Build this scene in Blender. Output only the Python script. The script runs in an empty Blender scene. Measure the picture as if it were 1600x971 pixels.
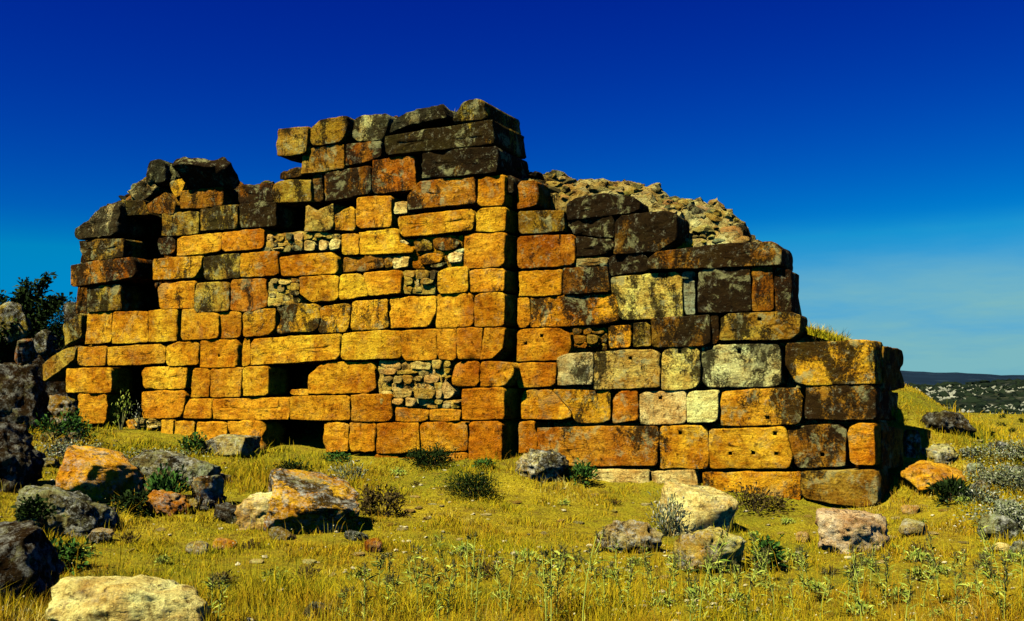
import bpy, math, random
import numpy as np
from mathutils import Vector, Matrix

rnd = random.Random(7)
scene = bpy.context.scene
col = scene.collection
R = math.radians

# ------------------------------------------------------------------ camera, sky, sun
FPX, CX, CY, HOR = 1587.0, 800.0, 485.5, 609.0      # focal length and picture centre in photograph pixels
PITCH = math.atan((HOR - CY) / FPX)
EYE = np.array([0.0, 0.0, 1.6])
cam = bpy.data.cameras.new("camera")
cam.sensor_width = 36.0
cam.lens = 36.0 * FPX / 1600.0
cam.clip_start, cam.clip_end = 0.1, 6000
cam_o = bpy.data.objects.new("camera", cam)
cam_o.location = EYE
cam_o.rotation_euler = (math.pi / 2 + PITCH, 0, 0)
col.objects.link(cam_o)
scene.camera = cam_o

SUN_EL, SUN_AZ = R(51), R(44)                         # azimuth: from behind the camera (-y) towards -x
to_sun = Vector((-math.sin(SUN_AZ) * math.cos(SUN_EL), -math.cos(SUN_AZ) * math.cos(SUN_EL), math.sin(SUN_EL)))
sun = bpy.data.lights.new("sun", 'SUN')
sun.energy, sun.angle, sun.color = 5.0, R(0.5), (1.0, 0.93, 0.78)
sun_o = bpy.data.objects.new("sun", sun)
sun_o.rotation_euler = to_sun.to_track_quat('Z', 'Y').to_euler()
col.objects.link(sun_o)

world = bpy.data.worlds.new("World")
scene.world = world
world.use_nodes = True
wt = world.node_tree
wn, wl = wt.nodes, wt.links
wn.clear()
w_out = wn.new('ShaderNodeOutputWorld')
w_bg = wn.new('ShaderNodeBackground')
w_bg.inputs['Strength'].default_value = 0.0503
sky = wn.new('ShaderNodeTexSky')
sky.sky_type = 'NISHITA'
sky.sun_disc = False
sky.sun_elevation = SUN_EL
sky.sun_rotation = math.atan2(to_sun.x, to_sun.y)
sky.altitude = 600
sky.air_density, sky.dust_density, sky.ozone_density = 1.0, 0.2, 4.0
hs = wn.new('ShaderNodeHueSaturation')
hs.inputs['Saturation'].default_value = 1.45
hs.inputs['Value'].default_value = 1.0
gm = wn.new('ShaderNodeGamma')
gm.inputs['Gamma'].default_value = 1.25
wl.new(sky.outputs[0], gm.inputs[0])
wl.new(gm.outputs[0], hs.inputs['Color'])
# thin cloud veil low over the horizon
tcw = wn.new('ShaderNodeTexCoord')
mp = wn.new('ShaderNodeMapping')
mp.inputs['Scale'].default_value = (1.6, 1.6, 9.0)
wl.new(tcw.outputs['Generated'], mp.inputs[0])
nz = wn.new('ShaderNodeTexNoise')
nz.inputs['Scale'].default_value = 2.2
nz.inputs['Detail'].default_value = 6
nz.inputs['Roughness'].default_value = 0.6
wl.new(mp.outputs[0], nz.inputs['Vector'])
sp = wn.new('ShaderNodeSeparateXYZ')
wl.new(tcw.outputs['Generated'], sp.inputs[0])
fall = wn.new('ShaderNodeMapRange')
fall.interpolation_type = 'SMOOTHERSTEP'
fall.inputs['From Min'].default_value = 0.175
fall.inputs['From Max'].default_value = 0.05
wl.new(sp.outputs['Z'], fall.inputs['Value'])
rmp = wn.new('ShaderNodeMapRange')
rmp.inputs['From Min'].default_value = 0.38
rmp.inputs['From Max'].default_value = 0.66
wl.new(nz.outputs[0], rmp.inputs['Value'])
add = wn.new('ShaderNodeMath'); add.operation = 'MULTIPLY_ADD'
add.inputs[1].default_value = 0.65
add.inputs[2].default_value = 0.45
wl.new(rmp.outputs[0], add.inputs[0])
mul = wn.new('ShaderNodeMath'); mul.operation = 'MULTIPLY'; mul.use_clamp = True
bank = wn.new('ShaderNodeMapRange'); bank.interpolation_type = 'SMOOTHERSTEP'          # the veil is a bank of cloud on one side
bank.inputs['From Min'].default_value = -0.12; bank.inputs['From Max'].default_value = 0.30
wl.new(sp.outputs['X'], bank.inputs['Value'])
mulb = wn.new('ShaderNodeMath'); mulb.operation = 'MULTIPLY'
wl.new(fall.outputs[0], mulb.inputs[0]); wl.new(bank.outputs[0], mulb.inputs[1])
wl.new(mulb.outputs[0], mul.inputs[0]); wl.new(add.outputs[0], mul.inputs[1])
mxw = wn.new('ShaderNodeMix'); mxw.data_type = 'RGBA'
CLOUD = (2.5, 6.0, 6.7, 1)
mxw.inputs['B'].default_value = CLOUD
sc_ = wn.new('ShaderNodeSeparateColor'); cc_ = wn.new('ShaderNodeCombineColor')
wl.new(hs.outputs[0], sc_.inputs[0])
pw = wn.new('ShaderNodeMath'); pw.operation = 'POWER'; pw.inputs[1].default_value = 2.37      # the deep, polarised blue of the photograph
gk = wn.new('ShaderNodeMath'); gk.operation = 'MULTIPLY'; gk.inputs[1].default_value = 0.0788
bk = wn.new('ShaderNodeMath'); bk.operation = 'MULTIPLY'; bk.inputs[1].default_value = 0.698
mn = wn.new('ShaderNodeMath'); mn.operation = 'MINIMUM'
wl.new(sc_.outputs[1], pw.inputs[0]); wl.new(pw.outputs[0], gk.inputs[0]); wl.new(sc_.outputs[2], bk.inputs[0])
lim_ = wn.new('ShaderNodeMath'); lim_.operation = 'MULTIPLY'; lim_.inputs[1].default_value = 0.44
wl.new(bk.outputs[0], lim_.inputs[0])
wl.new(gk.outputs[0], mn.inputs[0]); wl.new(lim_.outputs[0], mn.inputs[1])
wl.new(mn.outputs[0], cc_.inputs[1]); wl.new(bk.outputs[0], cc_.inputs[2])
wl.new(mul.outputs[0], mxw.inputs['Factor']); wl.new(cc_.outputs[0], mxw.inputs['A'])
wl.new(mxw.outputs['Result'], w_bg.inputs['Color'])
wl.new(w_bg.outputs[0], w_out.inputs[0])

scene.view_settings.view_transform = 'Standard'
scene.view_settings.look = 'None'
scene.view_settings.gamma = 1
scene.view_settings.exposure = 0.65
scene.render.engine = 'CYCLES'
scene.cycles.max_bounces = 4
scene.cycles.diffuse_bounces = 0

# ------------------------------------------------------------------ small tools
def noise3(P, seed=0):
    """smooth value noise in -1..1 for an (n,3) array"""
    P = np.asarray(P, float)
    i = np.floor(P).astype(np.int64)
    f = P - i
    f = f * f * (3 - 2 * f)
    def h(x, y, z):
        n = (x * 374761393 + y * 668265263 + z * 2147483647 + seed * 974634777) & 0xffffffff
        n = ((n ^ (n >> 13)) * 1274126177) & 0xffffffff
        n = ((n ^ (n >> 16)) * 2246822519) & 0xffffffff
        return ((n ^ (n >> 15)) & 0xffff) / 32767.5 - 1
    x, y, z = i[:, 0], i[:, 1], i[:, 2]
    fx, fy, fz = f[:, 0], f[:, 1], f[:, 2]
    def lx(a, b): return a + (b - a) * fx
    a = lx(h(x, y, z), h(x + 1, y, z)); b = lx(h(x, y + 1, z), h(x + 1, y + 1, z))
    c = lx(h(x, y, z + 1), h(x + 1, y, z + 1)); d = lx(h(x, y + 1, z + 1), h(x + 1, y + 1, z + 1))
    e = a + (b - a) * fy; g = c + (d - c) * fy
    return e + (g - e) * fz

def fbm(P, seed=0, octaves=4):
    P = np.asarray(P, float)
    s, a = np.zeros(len(P)), 1.0
    for k in range(octaves):
        s += a * noise3(P * 2 ** k, seed + k * 17)
        a *= 0.5
    return s

def smooth(a, b, x):
    t = np.clip((x - a) / (b - a), 0, 1)
    return t * t * (3 - 2 * t)

def mesh_obj(name, V, F, mat, parent=None, loc=(0, 0, 0), smooth_shade=True, color=None):
    me = bpy.data.meshes.new(name)
    if isinstance(F, np.ndarray):
        V = np.asarray(V, np.float32)
        n, k = F.shape
        me.vertices.add(len(V)); me.vertices.foreach_set('co', V.ravel())
        me.loops.add(n * k); me.loops.foreach_set('vertex_index', F.ravel().astype(np.int32))
        me.polygons.add(n)
        me.polygons.foreach_set('loop_start', np.arange(0, n * k, k, dtype=np.int32))
        me.update(calc_edges=True)
    else:
        me.from_pydata([tuple(v) for v in V], [], F)
    me.polygons.foreach_set('use_smooth', np.full(len(me.polygons), smooth_shade))
    me.materials.append(mat)
    return link(name, me, parent, loc, color)

def link(name, me, parent=None, loc=(0, 0, 0), color=None):
    o = bpy.data.objects.new(name, me)
    col.objects.link(o)
    o.location = loc
    if parent: o.parent = parent
    if color: o.color = color
    return o

def tag(o, label=None, cat=None, group=None, kind=None):
    if label: o['label'] = label
    if cat: o['category'] = cat
    if group: o['group'] = group
    if kind: o['kind'] = kind
    return o

def empty(name, loc, rz=0):
    o = bpy.data.objects.new(name, None)
    o.empty_display_size = 0.1
    o.location = loc; o.rotation_euler = (0, 0, rz)
    col.objects.link(o)
    return o

def copy_tree(o, parent=None):
    c = o.copy(); col.objects.link(c)
    if parent: c.parent = parent
    for ch in list(o.children): copy_tree(ch, c)
    return c

def ray(px, py):
    a, b = (px - CX) / FPX, (CY - py) / FPX
    cp, s_ = math.cos(PITCH), math.sin(PITCH)
    return np.array([a, cp - b * s_, s_ + b * cp])

# ------------------------------------------------------------------ where the wall stands
d_ = ray(795, HOR)
P0 = EYE + d_ * (15.3 / d_[1])
WU = np.array([0.899, -0.4384, 0]); WU /= np.linalg.norm(WU)      # along the wall to the right
WN = np.array([WU[1], -WU[0], 0])                                 # out of the wall, towards the sun side
UP = np.array([0, 0, 1.0])
STEP = 0.24                                                      # the right stretch stands back by this much

def hit(px, py, off=0.0, o=None, n=None):
    o = P0 if o is None else o
    n = WN if n is None else n
    d = ray(px, py)
    q = o + n * off
    return EYE + d * (np.dot(q - EYE, n) / np.dot(d, n))
CORNER = hit(1366, 700, -STEP)
EU = np.array([math.sin(R(34)), math.cos(R(34)), 0])              # along the end wall, away from the viewer
EN = np.array([EU[1], -EU[0], 0])

# ------------------------------------------------------------------ the lie of the land
ctrl = []
for px, py in ((60, 640), (130, 664), (200, 672), (300, 688), (450, 706), (600, 720), (800, 722)):
    ctrl.append(hit(px, py))
for px, py in ((930, 748), (1100, 768), (1250, 786), (1366, 800)):
    ctrl.append(hit(px, py, -STEP))
def atd(px, py, y):
    d = ray(px, py); return EYE + d * (y / d[1])
for px, py, y in ((1412, 628, 15.8), (1440, 690, 15.0), (1425, 748, 13.9), (1400, 790, 13.1), (1500, 700, 17.5), (1600, 700, 18.0),
                  (1340, 858, 10.4), (1110, 895, 9.2), (1465, 768, 14.0), (1590, 790, 13.0), (1420, 652, 24), (1500, 650, 30), (1600, 646, 36),
                  (490, 832, 10.6), (250, 805, 11.6), (90, 838, 10.4), (40, 760, 13.2), (60, 700, 15.2)):
    ctrl.append(atd(px, py, y))
for p in ((0, 0, 0), (0, 7, 0), (3.5, 7, -.02), (-3.4, 7, .1), (6, 0, -.1), (-6, 0, .1), (-7, 7, .5), (8, 8, 0.0), (0, -8, -.2),
          (-11, 18, 1.5), (-13, 27, 2.0), (-4, 24, 1.7), (3, 20, 1.75), (3, 30, 1.5), (7.5, 17.5, 1.5), (-3.0, 36, 1.7), (26, 20, .5), (24, 36, .9), (-20, 10, 1.2)):
    ctrl.append(np.array(p, float))
ctrl = np.array(ctrl)
def _U(r2): return np.where(r2 > 0, r2 * np.log(np.maximum(r2, 1e-12)) * 0.5, 0)
_n = len(ctrl)
_A = np.zeros((_n + 3, _n + 3))
_d2 = ((ctrl[:, None, :2] - ctrl[None, :, :2]) ** 2).sum(-1)
_A[:_n, :_n] = _U(_d2) + np.eye(_n) * 0.4
_A[:_n, _n] = 1; _A[:_n, _n + 1:] = ctrl[:, :2]; _A[_n, :_n] = 1; _A[_n + 1:, :_n] = ctrl[:, :2].T
_W = np.linalg.solve(_A, np.concatenate([ctrl[:, 2], [0, 0, 0]]))
def ground_z(x, y, fine=True):
    x, y = np.atleast_1d(np.asarray(x, float)), np.atleast_1d(np.asarray(y, float))
    xc, yc = np.clip(x, -30, 30), np.clip(y, -15, 42)
    z = _W[_n] + _W[_n + 1] * xc + _W[_n + 2] * yc
    for k in range(_n):
        z = z + _W[k] * _U((xc - ctrl[k, 0]) ** 2 + (yc - ctrl[k, 1]) ** 2)
    z = np.clip(z, -1.2, 2.6)
    r = np.hypot(x, y - 8)
    w = smooth(31, 62, r)
    P = np.stack([x, y, 0 * x], 1)
    if fine:
        z = z + 0.05 * fbm(P * 0.6, 3, 3) * smooth(2, 8, np.hypot(x, y)) + 0.034 * fbm(P * 2.2, 5, 3)
    z = z * (1 - w) + (-6.0 + 0.8 * noise3(P * 0.02, 9)) * w
    return z
def gz(x, y): return float(ground_z([x], [y])[0])
def gp(px, py, y0=3.0):
    """point of the ground seen at a pixel of the photograph"""
    d = ray(px, py); d = d / d[1]
    ys = np.arange(y0, 60, 0.05)
    Q = EYE[None] + d[None] * ys[:, None]
    below = Q[:, 2] < ground_z(Q[:, 0], Q[:, 1])
    k = int(np.argmax(below)) if below.any() else len(ys) - 1
    return Q[k]

# ------------------------------------------------------------------ materials
def mat_new(name):
    m = bpy.data.materials.new(name); m.use_nodes = True
    nt = m.node_tree; b = nt.nodes['Principled BSDF']
    b.inputs['Roughness'].default_value = 0.95
    b.inputs['Specular IOR Level'].default_value = 0.03
    return m, nt, b
def N(nt, t, **kw):
    n = nt.nodes.new(t)
    for k, v in kw.items(): setattr(n, k, v)
    return n
def L(nt, a, b): nt.links.new(a, b)
def tnoise(nt, vec, scale, detail=4, rough=0.6, dist=0):
    n = N(nt, 'ShaderNodeTexNoise')
    n.inputs['Scale'].default_value = scale; n.inputs['Detail'].default_value = detail
    n.inputs['Roughness'].default_value = rough; n.inputs['Distortion'].default_value = dist
    L(nt, vec, n.inputs['Vector']); return n.outputs[0]
def mrange(nt, v, a, b, c=0.0, d=1.0):
    n = N(nt, 'ShaderNodeMapRange'); n.clamp = True
    for k, x in zip(('From Min', 'From Max', 'To Min', 'To Max'), (a, b, c, d)):
        if hasattr(x, 'is_output'): L(nt, x, n.inputs[k])
        else: n.inputs[k].default_value = x
    L(nt, v, n.inputs['Value']); return n.outputs[0]
def math_(nt, op, a, b=0.0, c=None):
    n = N(nt, 'ShaderNodeMath', operation=op)
    for k, x in enumerate((a, b, c)):
        if x is None: continue
        if hasattr(x, 'is_output'): L(nt, x, n.inputs[k])
        else: n.inputs[k].default_value = x
    return n.outputs[0]
def mix(nt, f, a, b, mode='MIX'):
    n = N(nt, 'ShaderNodeMix', data_type='RGBA', blend_type=mode)
    for k, x in (('Factor', f), ('A', a), ('B', b)):
        if hasattr(x, 'is_output'): L(nt, x, n.inputs[k])
        else: n.inputs[k].default_value = x if k == 'Factor' else (*x, 1)
    return n.outputs['Result']
def bump(nt, b, h, strength=0.5, dist=0.02):
    n = N(nt, 'ShaderNodeBump'); n.inputs['Strength'].default_value = strength; n.inputs['Distance'].default_value = dist
    L(nt, h, n.inputs['Height']); L(nt, n.outputs[0], b.inputs['Normal'])

def stone_mat(name, bump_d=0.03, fine=1.0, speck=(0.64, 0.63, 0.32), speck_amt=0.55, speck_lo=0.56, shared=False):
    """weathered stone: the object's own colour, mottled; its alpha says how much black crust and lichen it carries"""
    m, nt, b = mat_new(name)
    oi = N(nt, 'ShaderNodeObjectInfo'); tc = N(nt, 'ShaderNodeTexCoord')
    vm = N(nt, 'ShaderNodeVectorMath', operation='MULTIPLY_ADD')
    cb = N(nt, 'ShaderNodeCombineXYZ')
    L(nt, oi.outputs['Random'], cb.inputs[0]); L(nt, oi.outputs['Random'], cb.inputs[1])
    L(nt, cb.outputs[0], vm.inputs[0]); vm.inputs[1].default_value = (91.0, 37.0, 0); L(nt, tc.outputs['Object'], vm.inputs[2])
    v = vm.outputs[0]
    bed = N(nt, 'ShaderNodeMapping'); bed.inputs['Scale'].default_value = (1, 1, 3.6); L(nt, v, bed.inputs[0])
    big = tnoise(nt, v, 2.4, 6, 0.68, 0.5); lay = tnoise(nt, bed.outputs[0], 3.2, 7, 0.72, 0.3); mid = tnoise(nt, v, 13, 6, 0.75)
    tiny = tnoise(nt, v, 38 * fine, 5, 0.8)
    geo = N(nt, 'ShaderNodeNewGeometry')                        # stains run on across the joints
    wm = N(nt, 'ShaderNodeMapping'); wm.inputs['Scale'].default_value = (1, 1, 0.6); L(nt, geo.outputs['Position'], wm.inputs[0])
    crust = tnoise(nt, wm.outputs[0], 2.3, 9, 0.70, 0.5); lich = tnoise(nt, geo.outputs['Position'], 3.3, 9, 0.74, 0.4); hue = tnoise(nt, geo.outputs['Position'], 1.25, 4, 0.6); wash = tnoise(nt, wm.outputs[0], 0.8, 6, 0.7, 0.3)
    oc = oi.outputs['Color']
    if shared:
        sb = N(nt, 'ShaderNodeSeparateColor'); L(nt, oc, sb.inputs[0])
        warm = mrange(nt, sb.outputs[2], 0.05, 0.13, 1, 0)                     # pale stones keep their own colour
        oc = mix(nt, math_(nt, 'MULTIPLY', warm, math_(nt, 'MULTIPLY_ADD', oi.outputs['Alpha'], -0.30, 0.30)), oc, mix(nt, mrange(nt, hue, 0.42, 0.58), (0.62, 0.26, 0.012), (0.80, 0.46, 0.022)))
    c = mix(nt, mrange(nt, big, 0.36, 0.66), mix(nt, 1.0, oc, (1.16, 1.26, 1.2), 'MULTIPLY'), mix(nt, 1.0, oc, (0.80, 0.60, 0.35), 'MULTIPLY'))
    c = mix(nt, mrange(nt, wash, 0.43, 0.58, 0, 0.9), c, mix(nt, 1.0, c, (0.62, 0.42, 0.22), 'MULTIPLY'))
    c = mix(nt, mrange(nt, lay, 0.48, 0.66, 0, 0.85), c, mix(nt, 1.0, c, (0.55, 0.42, 0.3), 'MULTIPLY'))
    c = mix(nt, mrange(nt, lay, 0.46, 0.32, 0, 0.6), c, mix(nt, 1.0, c, (1.3, 1.42, 1.5), 'MULTIPLY'))
    c = mix(nt, mrange(nt, mid, 0.53, 0.66, 0, 0.85), c, mix(nt, 1.0, c, (0.26, 0.18, 0.12), 'MULTIPLY'))
    c = mix(nt, mrange(nt, tiny, 0.51, 0.63, 0, 0.6), c, mix(nt, 1.0, c, (0.30, 0.22, 0.16), 'MULTIPLY'))
    c = mix(nt, mrange(nt, tiny, 0.47, 0.36, 0, 0.7), c, mix(nt, 1.0, c, (1.5, 1.55, 1.7), 'MULTIPLY'))
    sz = N(nt, 'ShaderNodeSeparateXYZ'); L(nt, geo.outputs['Position'], sz.inputs[0])
    al = math_(nt, 'ADD', oi.outputs['Alpha'], mrange(nt, sz.outputs[2], 2.2, 4.6, 0.09, 0.14))      # the courses nearest the weather carry most crust
    hi = math_(nt, 'MULTIPLY_ADD', al, -0.36, 0.79)
    lo = math_(nt, 'ADD', hi, -0.075)
    cm = mrange(nt, math_(nt, 'MULTIPLY_ADD', math_(nt, 'ADD', tiny, -0.5), 0.35, crust), lo, hi, 0, 0.93)
    c = mix(nt, cm, c, (0.011, 0.008, 0.003))
    c = mix(nt, math_(nt, 'MULTIPLY', mrange(nt, lich, 0.545, 0.61), mrange(nt, al, 0.12, 0.6, 0, 0.62)), c, (0.36, 0.35, 0.12))
    sp_ = tnoise(nt, v, 9 * fine, 9, 0.85)
    sm = math_(nt, 'MULTIPLY', mrange(nt, sp_, speck_lo, speck_lo + 0.13), mrange(nt, al, 0.05, 0.7, 0, speck_amt))
    c = mix(nt, sm, c, speck)
    L(nt, c, b.inputs['Base Color'])
    pit = mrange(nt, mid, 0.58, 0.74)
    h = math_(nt, 'ADD', math_(nt, 'MULTIPLY', tiny, 0.55), math_(nt, 'MULTIPLY', mid, 0.9))
    h = math_(nt, 'ADD', h, math_(nt, 'MULTIPLY', lay, 0.9))
    h = math_(nt, 'SUBTRACT', h, math_(nt, 'MULTIPLY', pit, 0.8))
    bump(nt, b, h, 0.9, bump_d)
    return m
M_STONE = stone_mat('weathered_ashlar', 0.045, shared=True)
M_ROCK = stone_mat('field_rock', 0.06, 0.9, (0.56, 0.57, 0.40), 0.95, 0.50)
M_CORE = stone_mat('rubble_core_stone', 0.07, 0.6)

def leaf_mat(name, a, b_, c_=None, trans=0.15):
    m, nt, b = mat_new(name)
    g = N(nt, 'ShaderNodeNewGeometry')
    r = N(nt, 'ShaderNodeValToRGB')
    r.color_ramp.elements[0].color = (*a, 1); r.color_ramp.elements[1].color = (*b_, 1)
    if c_:
        e = r.color_ramp.elements.new(0.8); e.color = (*b_, 1)
        r.color_ramp.elements[2].color = (*c_, 1)
    L(nt, g.outputs['Random Per Island'], r.inputs[0])
    L(nt, r.outputs[0], b.inputs['Base Color'])
    b.inputs['Roughness'].default_value = 0.7
    return m
M_DARKLEAF = leaf_mat('dark_green_leaf', (0.008, 0.016, 0.004), (0.03, 0.055, 0.008))
M_GREENLEAF = leaf_mat('green_leaf', (0.02, 0.06, 0.008), (0.07, 0.16, 0.02))
M_GREYLEAF = leaf_mat('grey_green_leaf', (0.07, 0.09, 0.03), (0.24, 0.27, 0.11), (0.6, 0.6, 0.42))
M_BROWNLEAF = leaf_mat('dry_brown_leaf', (0.035, 0.022, 0.008), (0.12, 0.085, 0.02))
M_THISTLE = leaf_mat('thistle_leaf', (0.12, 0.20, 0.015), (0.52, 0.57, 0.08))
M_STEM = leaf_mat('plant_stem', (0.10, 0.12, 0.03), (0.22, 0.20, 0.06))
M_BARK = leaf_mat('bark', (0.04, 0.03, 0.015), (0.07, 0.05, 0.03))
M_HEAD = leaf_mat('thistle_head', (0.04, 0.05, 0.015), (0.14, 0.12, 0.03))
M_FLOWER = leaf_mat('pale_flower', (0.55, 0.48, 0.14), (0.75, 0.70, 0.35))

def grass_mat():
    m, nt, b = mat_new('dry_grass')
    g = N(nt, 'ShaderNodeNewGeometry')
    n1 = tnoise(nt, g.outputs['Position'], 0.55, 4, 0.6); n2 = tnoise(nt, g.outputs['Position'], 2.3, 3, 0.6)
    k = math_(nt, 'ADD', math_(nt, 'MULTIPLY', n1, 0.80), math_(nt, 'MULTIPLY', n2, 0.34))
    k = math_(nt, 'ADD', k, math_(nt, 'MULTIPLY', g.outputs['Random Per Island'], 0.30))
    r = N(nt, 'ShaderNodeValToRGB'); cr = r.color_ramp
    cr.elements[0].position = 0.45; cr.elements[0].color = (0.115, 0.175, 0.010, 1)
    cr.elements[1].position = 0.60; cr.elements[1].color = (0.345, 0.295, 0.008, 1)
    for p, c in ((0.70, (0.58, 0.435, 0.010)), (0.82, (0.44, 0.25, 0.010)), (0.90, (0.16, 0.09, 0.008)), (0.96, (0.80, 0.70, 0.14))):
        e = cr.elements.new(p); e.color = (*c, 1)
    n3 = tnoise(nt, g.outputs['Position'], 1.2, 5, 0.7)
    c = mix(nt, mrange(nt, n3, 0.47, 0.66, 0, 0.8), r.outputs[0], mix(nt, 1.0, r.outputs[0], (0.72, 0.80, 0.6), 'MULTIPLY'))
    n4 = tnoise(nt, g.outputs['Position'], 0.42, 5, 0.65, 0.4)
    c = mix(nt, mrange(nt, n4, 0.50, 0.64, 0, 0.65), c, mix(nt, 1.0, c, (0.72, 0.50, 0.5), 'MULTIPLY'))
    L(nt, k, r.inputs[0]); L(nt, c, b.inputs['Base Color'])
    b.inputs['Roughness'].default_value = 0.8
    return m
M_GRASS = grass_mat()

def ground_mat():
    m, nt, b = mat_new('grassy_earth')
    g = N(nt, 'ShaderNodeNewGeometry'); p = g.outputs['Position']
    n1 = tnoise(nt, p, 0.55, 5, 0.65); n2 = tnoise(nt, p, 5, 6, 0.7); n3 = tnoise(nt, p, 38, 4, 0.7)
    c = mix(nt, mrange(nt, n1, 0.36, 0.62), (0.22, 0.215, 0.009), (0.46, 0.345, 0.012))
    c = mix(nt, mrange(nt, n2, 0.46, 0.66, 0, 0.8), c, (0.15, 0.085, 0.012))
    c = mix(nt, mrange(nt, n3, 0.49, 0.62, 0, 0.75), c, (0.06, 0.045, 0.006))
    c = mix(nt, mrange(nt, n3, 0.44, 0.34, 0, 0.6), c, (0.52, 0.43, 0.05))
    L(nt, c, b.inputs['Base Color'])
    bump(nt, b, math_(nt, 'ADD', n3, math_(nt, 'MULTIPLY', n2, 1.2)), 0.8, 0.05)
    return m
M_GROUND = ground_mat()

def plain_noise_mat(name, a, c2, s1, s2, third=None):
    m, nt, b = mat_new(name)
    g = N(nt, 'ShaderNodeNewGeometry')
    n1 = tnoise(nt, g.outputs['Position'], s1, 6, 0.65); n2 = tnoise(nt, g.outputs['Position'], s2, 4, 0.6)
    c = mix(nt, mrange(nt, n1, 0.4, 0.62), a, c2)
    if third: c = mix(nt, mrange(nt, n2, 0.6, 0.68), c, third)
    L(nt, c, b.inputs['Base Color']); return m
M_HILL = plain_noise_mat('scrubby_hillside', (0.008, 0.013, 0.008), (0.03, 0.035, 0.014), 0.15, 0.5, (0.12, 0.12, 0.07))
M_SCRUB = leaf_mat('far_scrub', (0.004, 0.008, 0.004), (0.016, 0.026, 0.010))
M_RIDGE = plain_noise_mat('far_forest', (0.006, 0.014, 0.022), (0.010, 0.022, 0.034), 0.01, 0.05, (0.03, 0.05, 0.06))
M_PALE = plain_noise_mat('pale_rock', (0.14, 0.15, 0.09), (0.34, 0.35, 0.22), 0.25, 2.0)

M_CHIP = plain_noise_mat('stone_chip', (0.30, 0.26, 0.10), (0.62, 0.55, 0.26), 3.0, 9.0)
# ------------------------------------------------------------------ ground, hills
def axis(lo, hi, step, far, growth=1.18):
    a = list(np.arange(lo, hi + 1e-6, step))
    s, x = step, hi
    while x < far: s *= growth; x += s; a.append(x)
    s, x = step, lo
    while x > -far: s *= growth; x -= s; a.insert(0, x)
    return np.array(a)
xs, ys = axis(-13, 14, 0.11, 3000), axis(3.0, 27, 0.11, 3000)
XX, YY = np.meshgrid(xs, ys)
ZZ = ground_z(XX.ravel(), YY.ravel())
nx, ny = len(xs), len(ys)
idx = np.arange(nx * ny).reshape(ny, nx)
F = np.stack([idx[:-1, :-1], idx[:-1, 1:], idx[1:, 1:], idx[1:, :-1]], -1).reshape(-1, 4)
g_o = mesh_obj('ground', np.stack([XX.ravel(), YY.ravel(), ZZ], 1), F, M_GROUND)
tag(g_o, kind='structure')

def strip_hill(name, mat, az0, az1, d0, d1, prof, nseg=120, rows=16, rough=0.0, seed=1):
    V = []
    for j in range(rows + 1):
        t = j / rows
        for i in range(nseg + 1):
            a = R(az0 + (az1 - az0) * i / nseg)
            d = d0 + (d1 - d0) * t
            V.append((d * math.sin(a), d * math.cos(a), prof(math.degrees(a), t)))
    V = np.array(V)
    V[:, 2] += rough * fbm(V * (4.0 / (d1 - d0)), seed, 4) * np.repeat(np.minimum(1, np.arange(rows + 1) / 3), nseg + 1)
    ii = np.arange((rows + 1) * (nseg + 1)).reshape(rows + 1, nseg + 1)
    F = np.stack([ii[:-1, :-1], ii[:-1, 1:], ii[1:, 1:], ii[1:, :-1]], -1).reshape(-1, 4)
    o = mesh_obj(name, V, F, mat); tag(o, kind='structure'); return V, o
def hill_prof(a, t):
    top = 1.9 + 0.16 * max(0, a - 20)
    if t < 0.85: return -8 + (top + 8) * (t / 0.85) ** 0.9
    return top - 5 * (t - 0.85) / 0.15
HV, _ = strip_hill('hillside', M_HILL, -40, 60, 70, 190, hill_prof, 140, 30, 0.5, 4)
def ridge_prof(a, t):
    top = 1.6 + 900 * (26 - 6.5 * (a - 21) / 5.0 * (1 if a > 15 else 0.6)) / FPX
    top = min(max(top, 9), 24) + 0.3 * math.sin(a * 1.9) + 0.25 * math.sin(a * 4.3 + 1)
    return -10 + (top + 10) * math.sin(t * math.pi * 0.62) / 1.0 if t < 0.81 else top
strip_hill('far_ridge', M_RIDGE, -60, 75, 420, 1000, ridge_prof, 260, 14, 1.0, 8)

# ------------------------------------------------------------------ blocks of dressed stone
def resample(P, step, rad):
    """round the corners of a polygon and walk round it at an even step"""
    P = np.asarray(P, float); n = len(P); out = []
    for i in range(n):
        a, b, c = P[i - 1], P[i], P[(i + 1) % n]
        la, lc = np.linalg.norm(a - b), np.linalg.norm(c - b)
        r = min(rad, la * 0.4, lc * 0.4)
        p, q = b + (a - b) / la * r, b + (c - b) / lc * r
        out += [p, 0.25 * p + 0.5 * b + 0.25 * q, q]
    out = np.array(out)
    seg = np.linalg.norm(np.roll(out, -1, 0) - out, axis=1)
    cum = np.concatenate([[0], np.cumsum(seg)])
    m = max(10, int(cum[-1] / step))
    t = np.linspace(0, cum[-1], m, endpoint=False)
    cl = np.vstack([out, out[:1]])
    return np.stack([np.interp(t, cum, cl[:, 0]), np.interp(t, cum, cl[:, 1])], 1)

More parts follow.
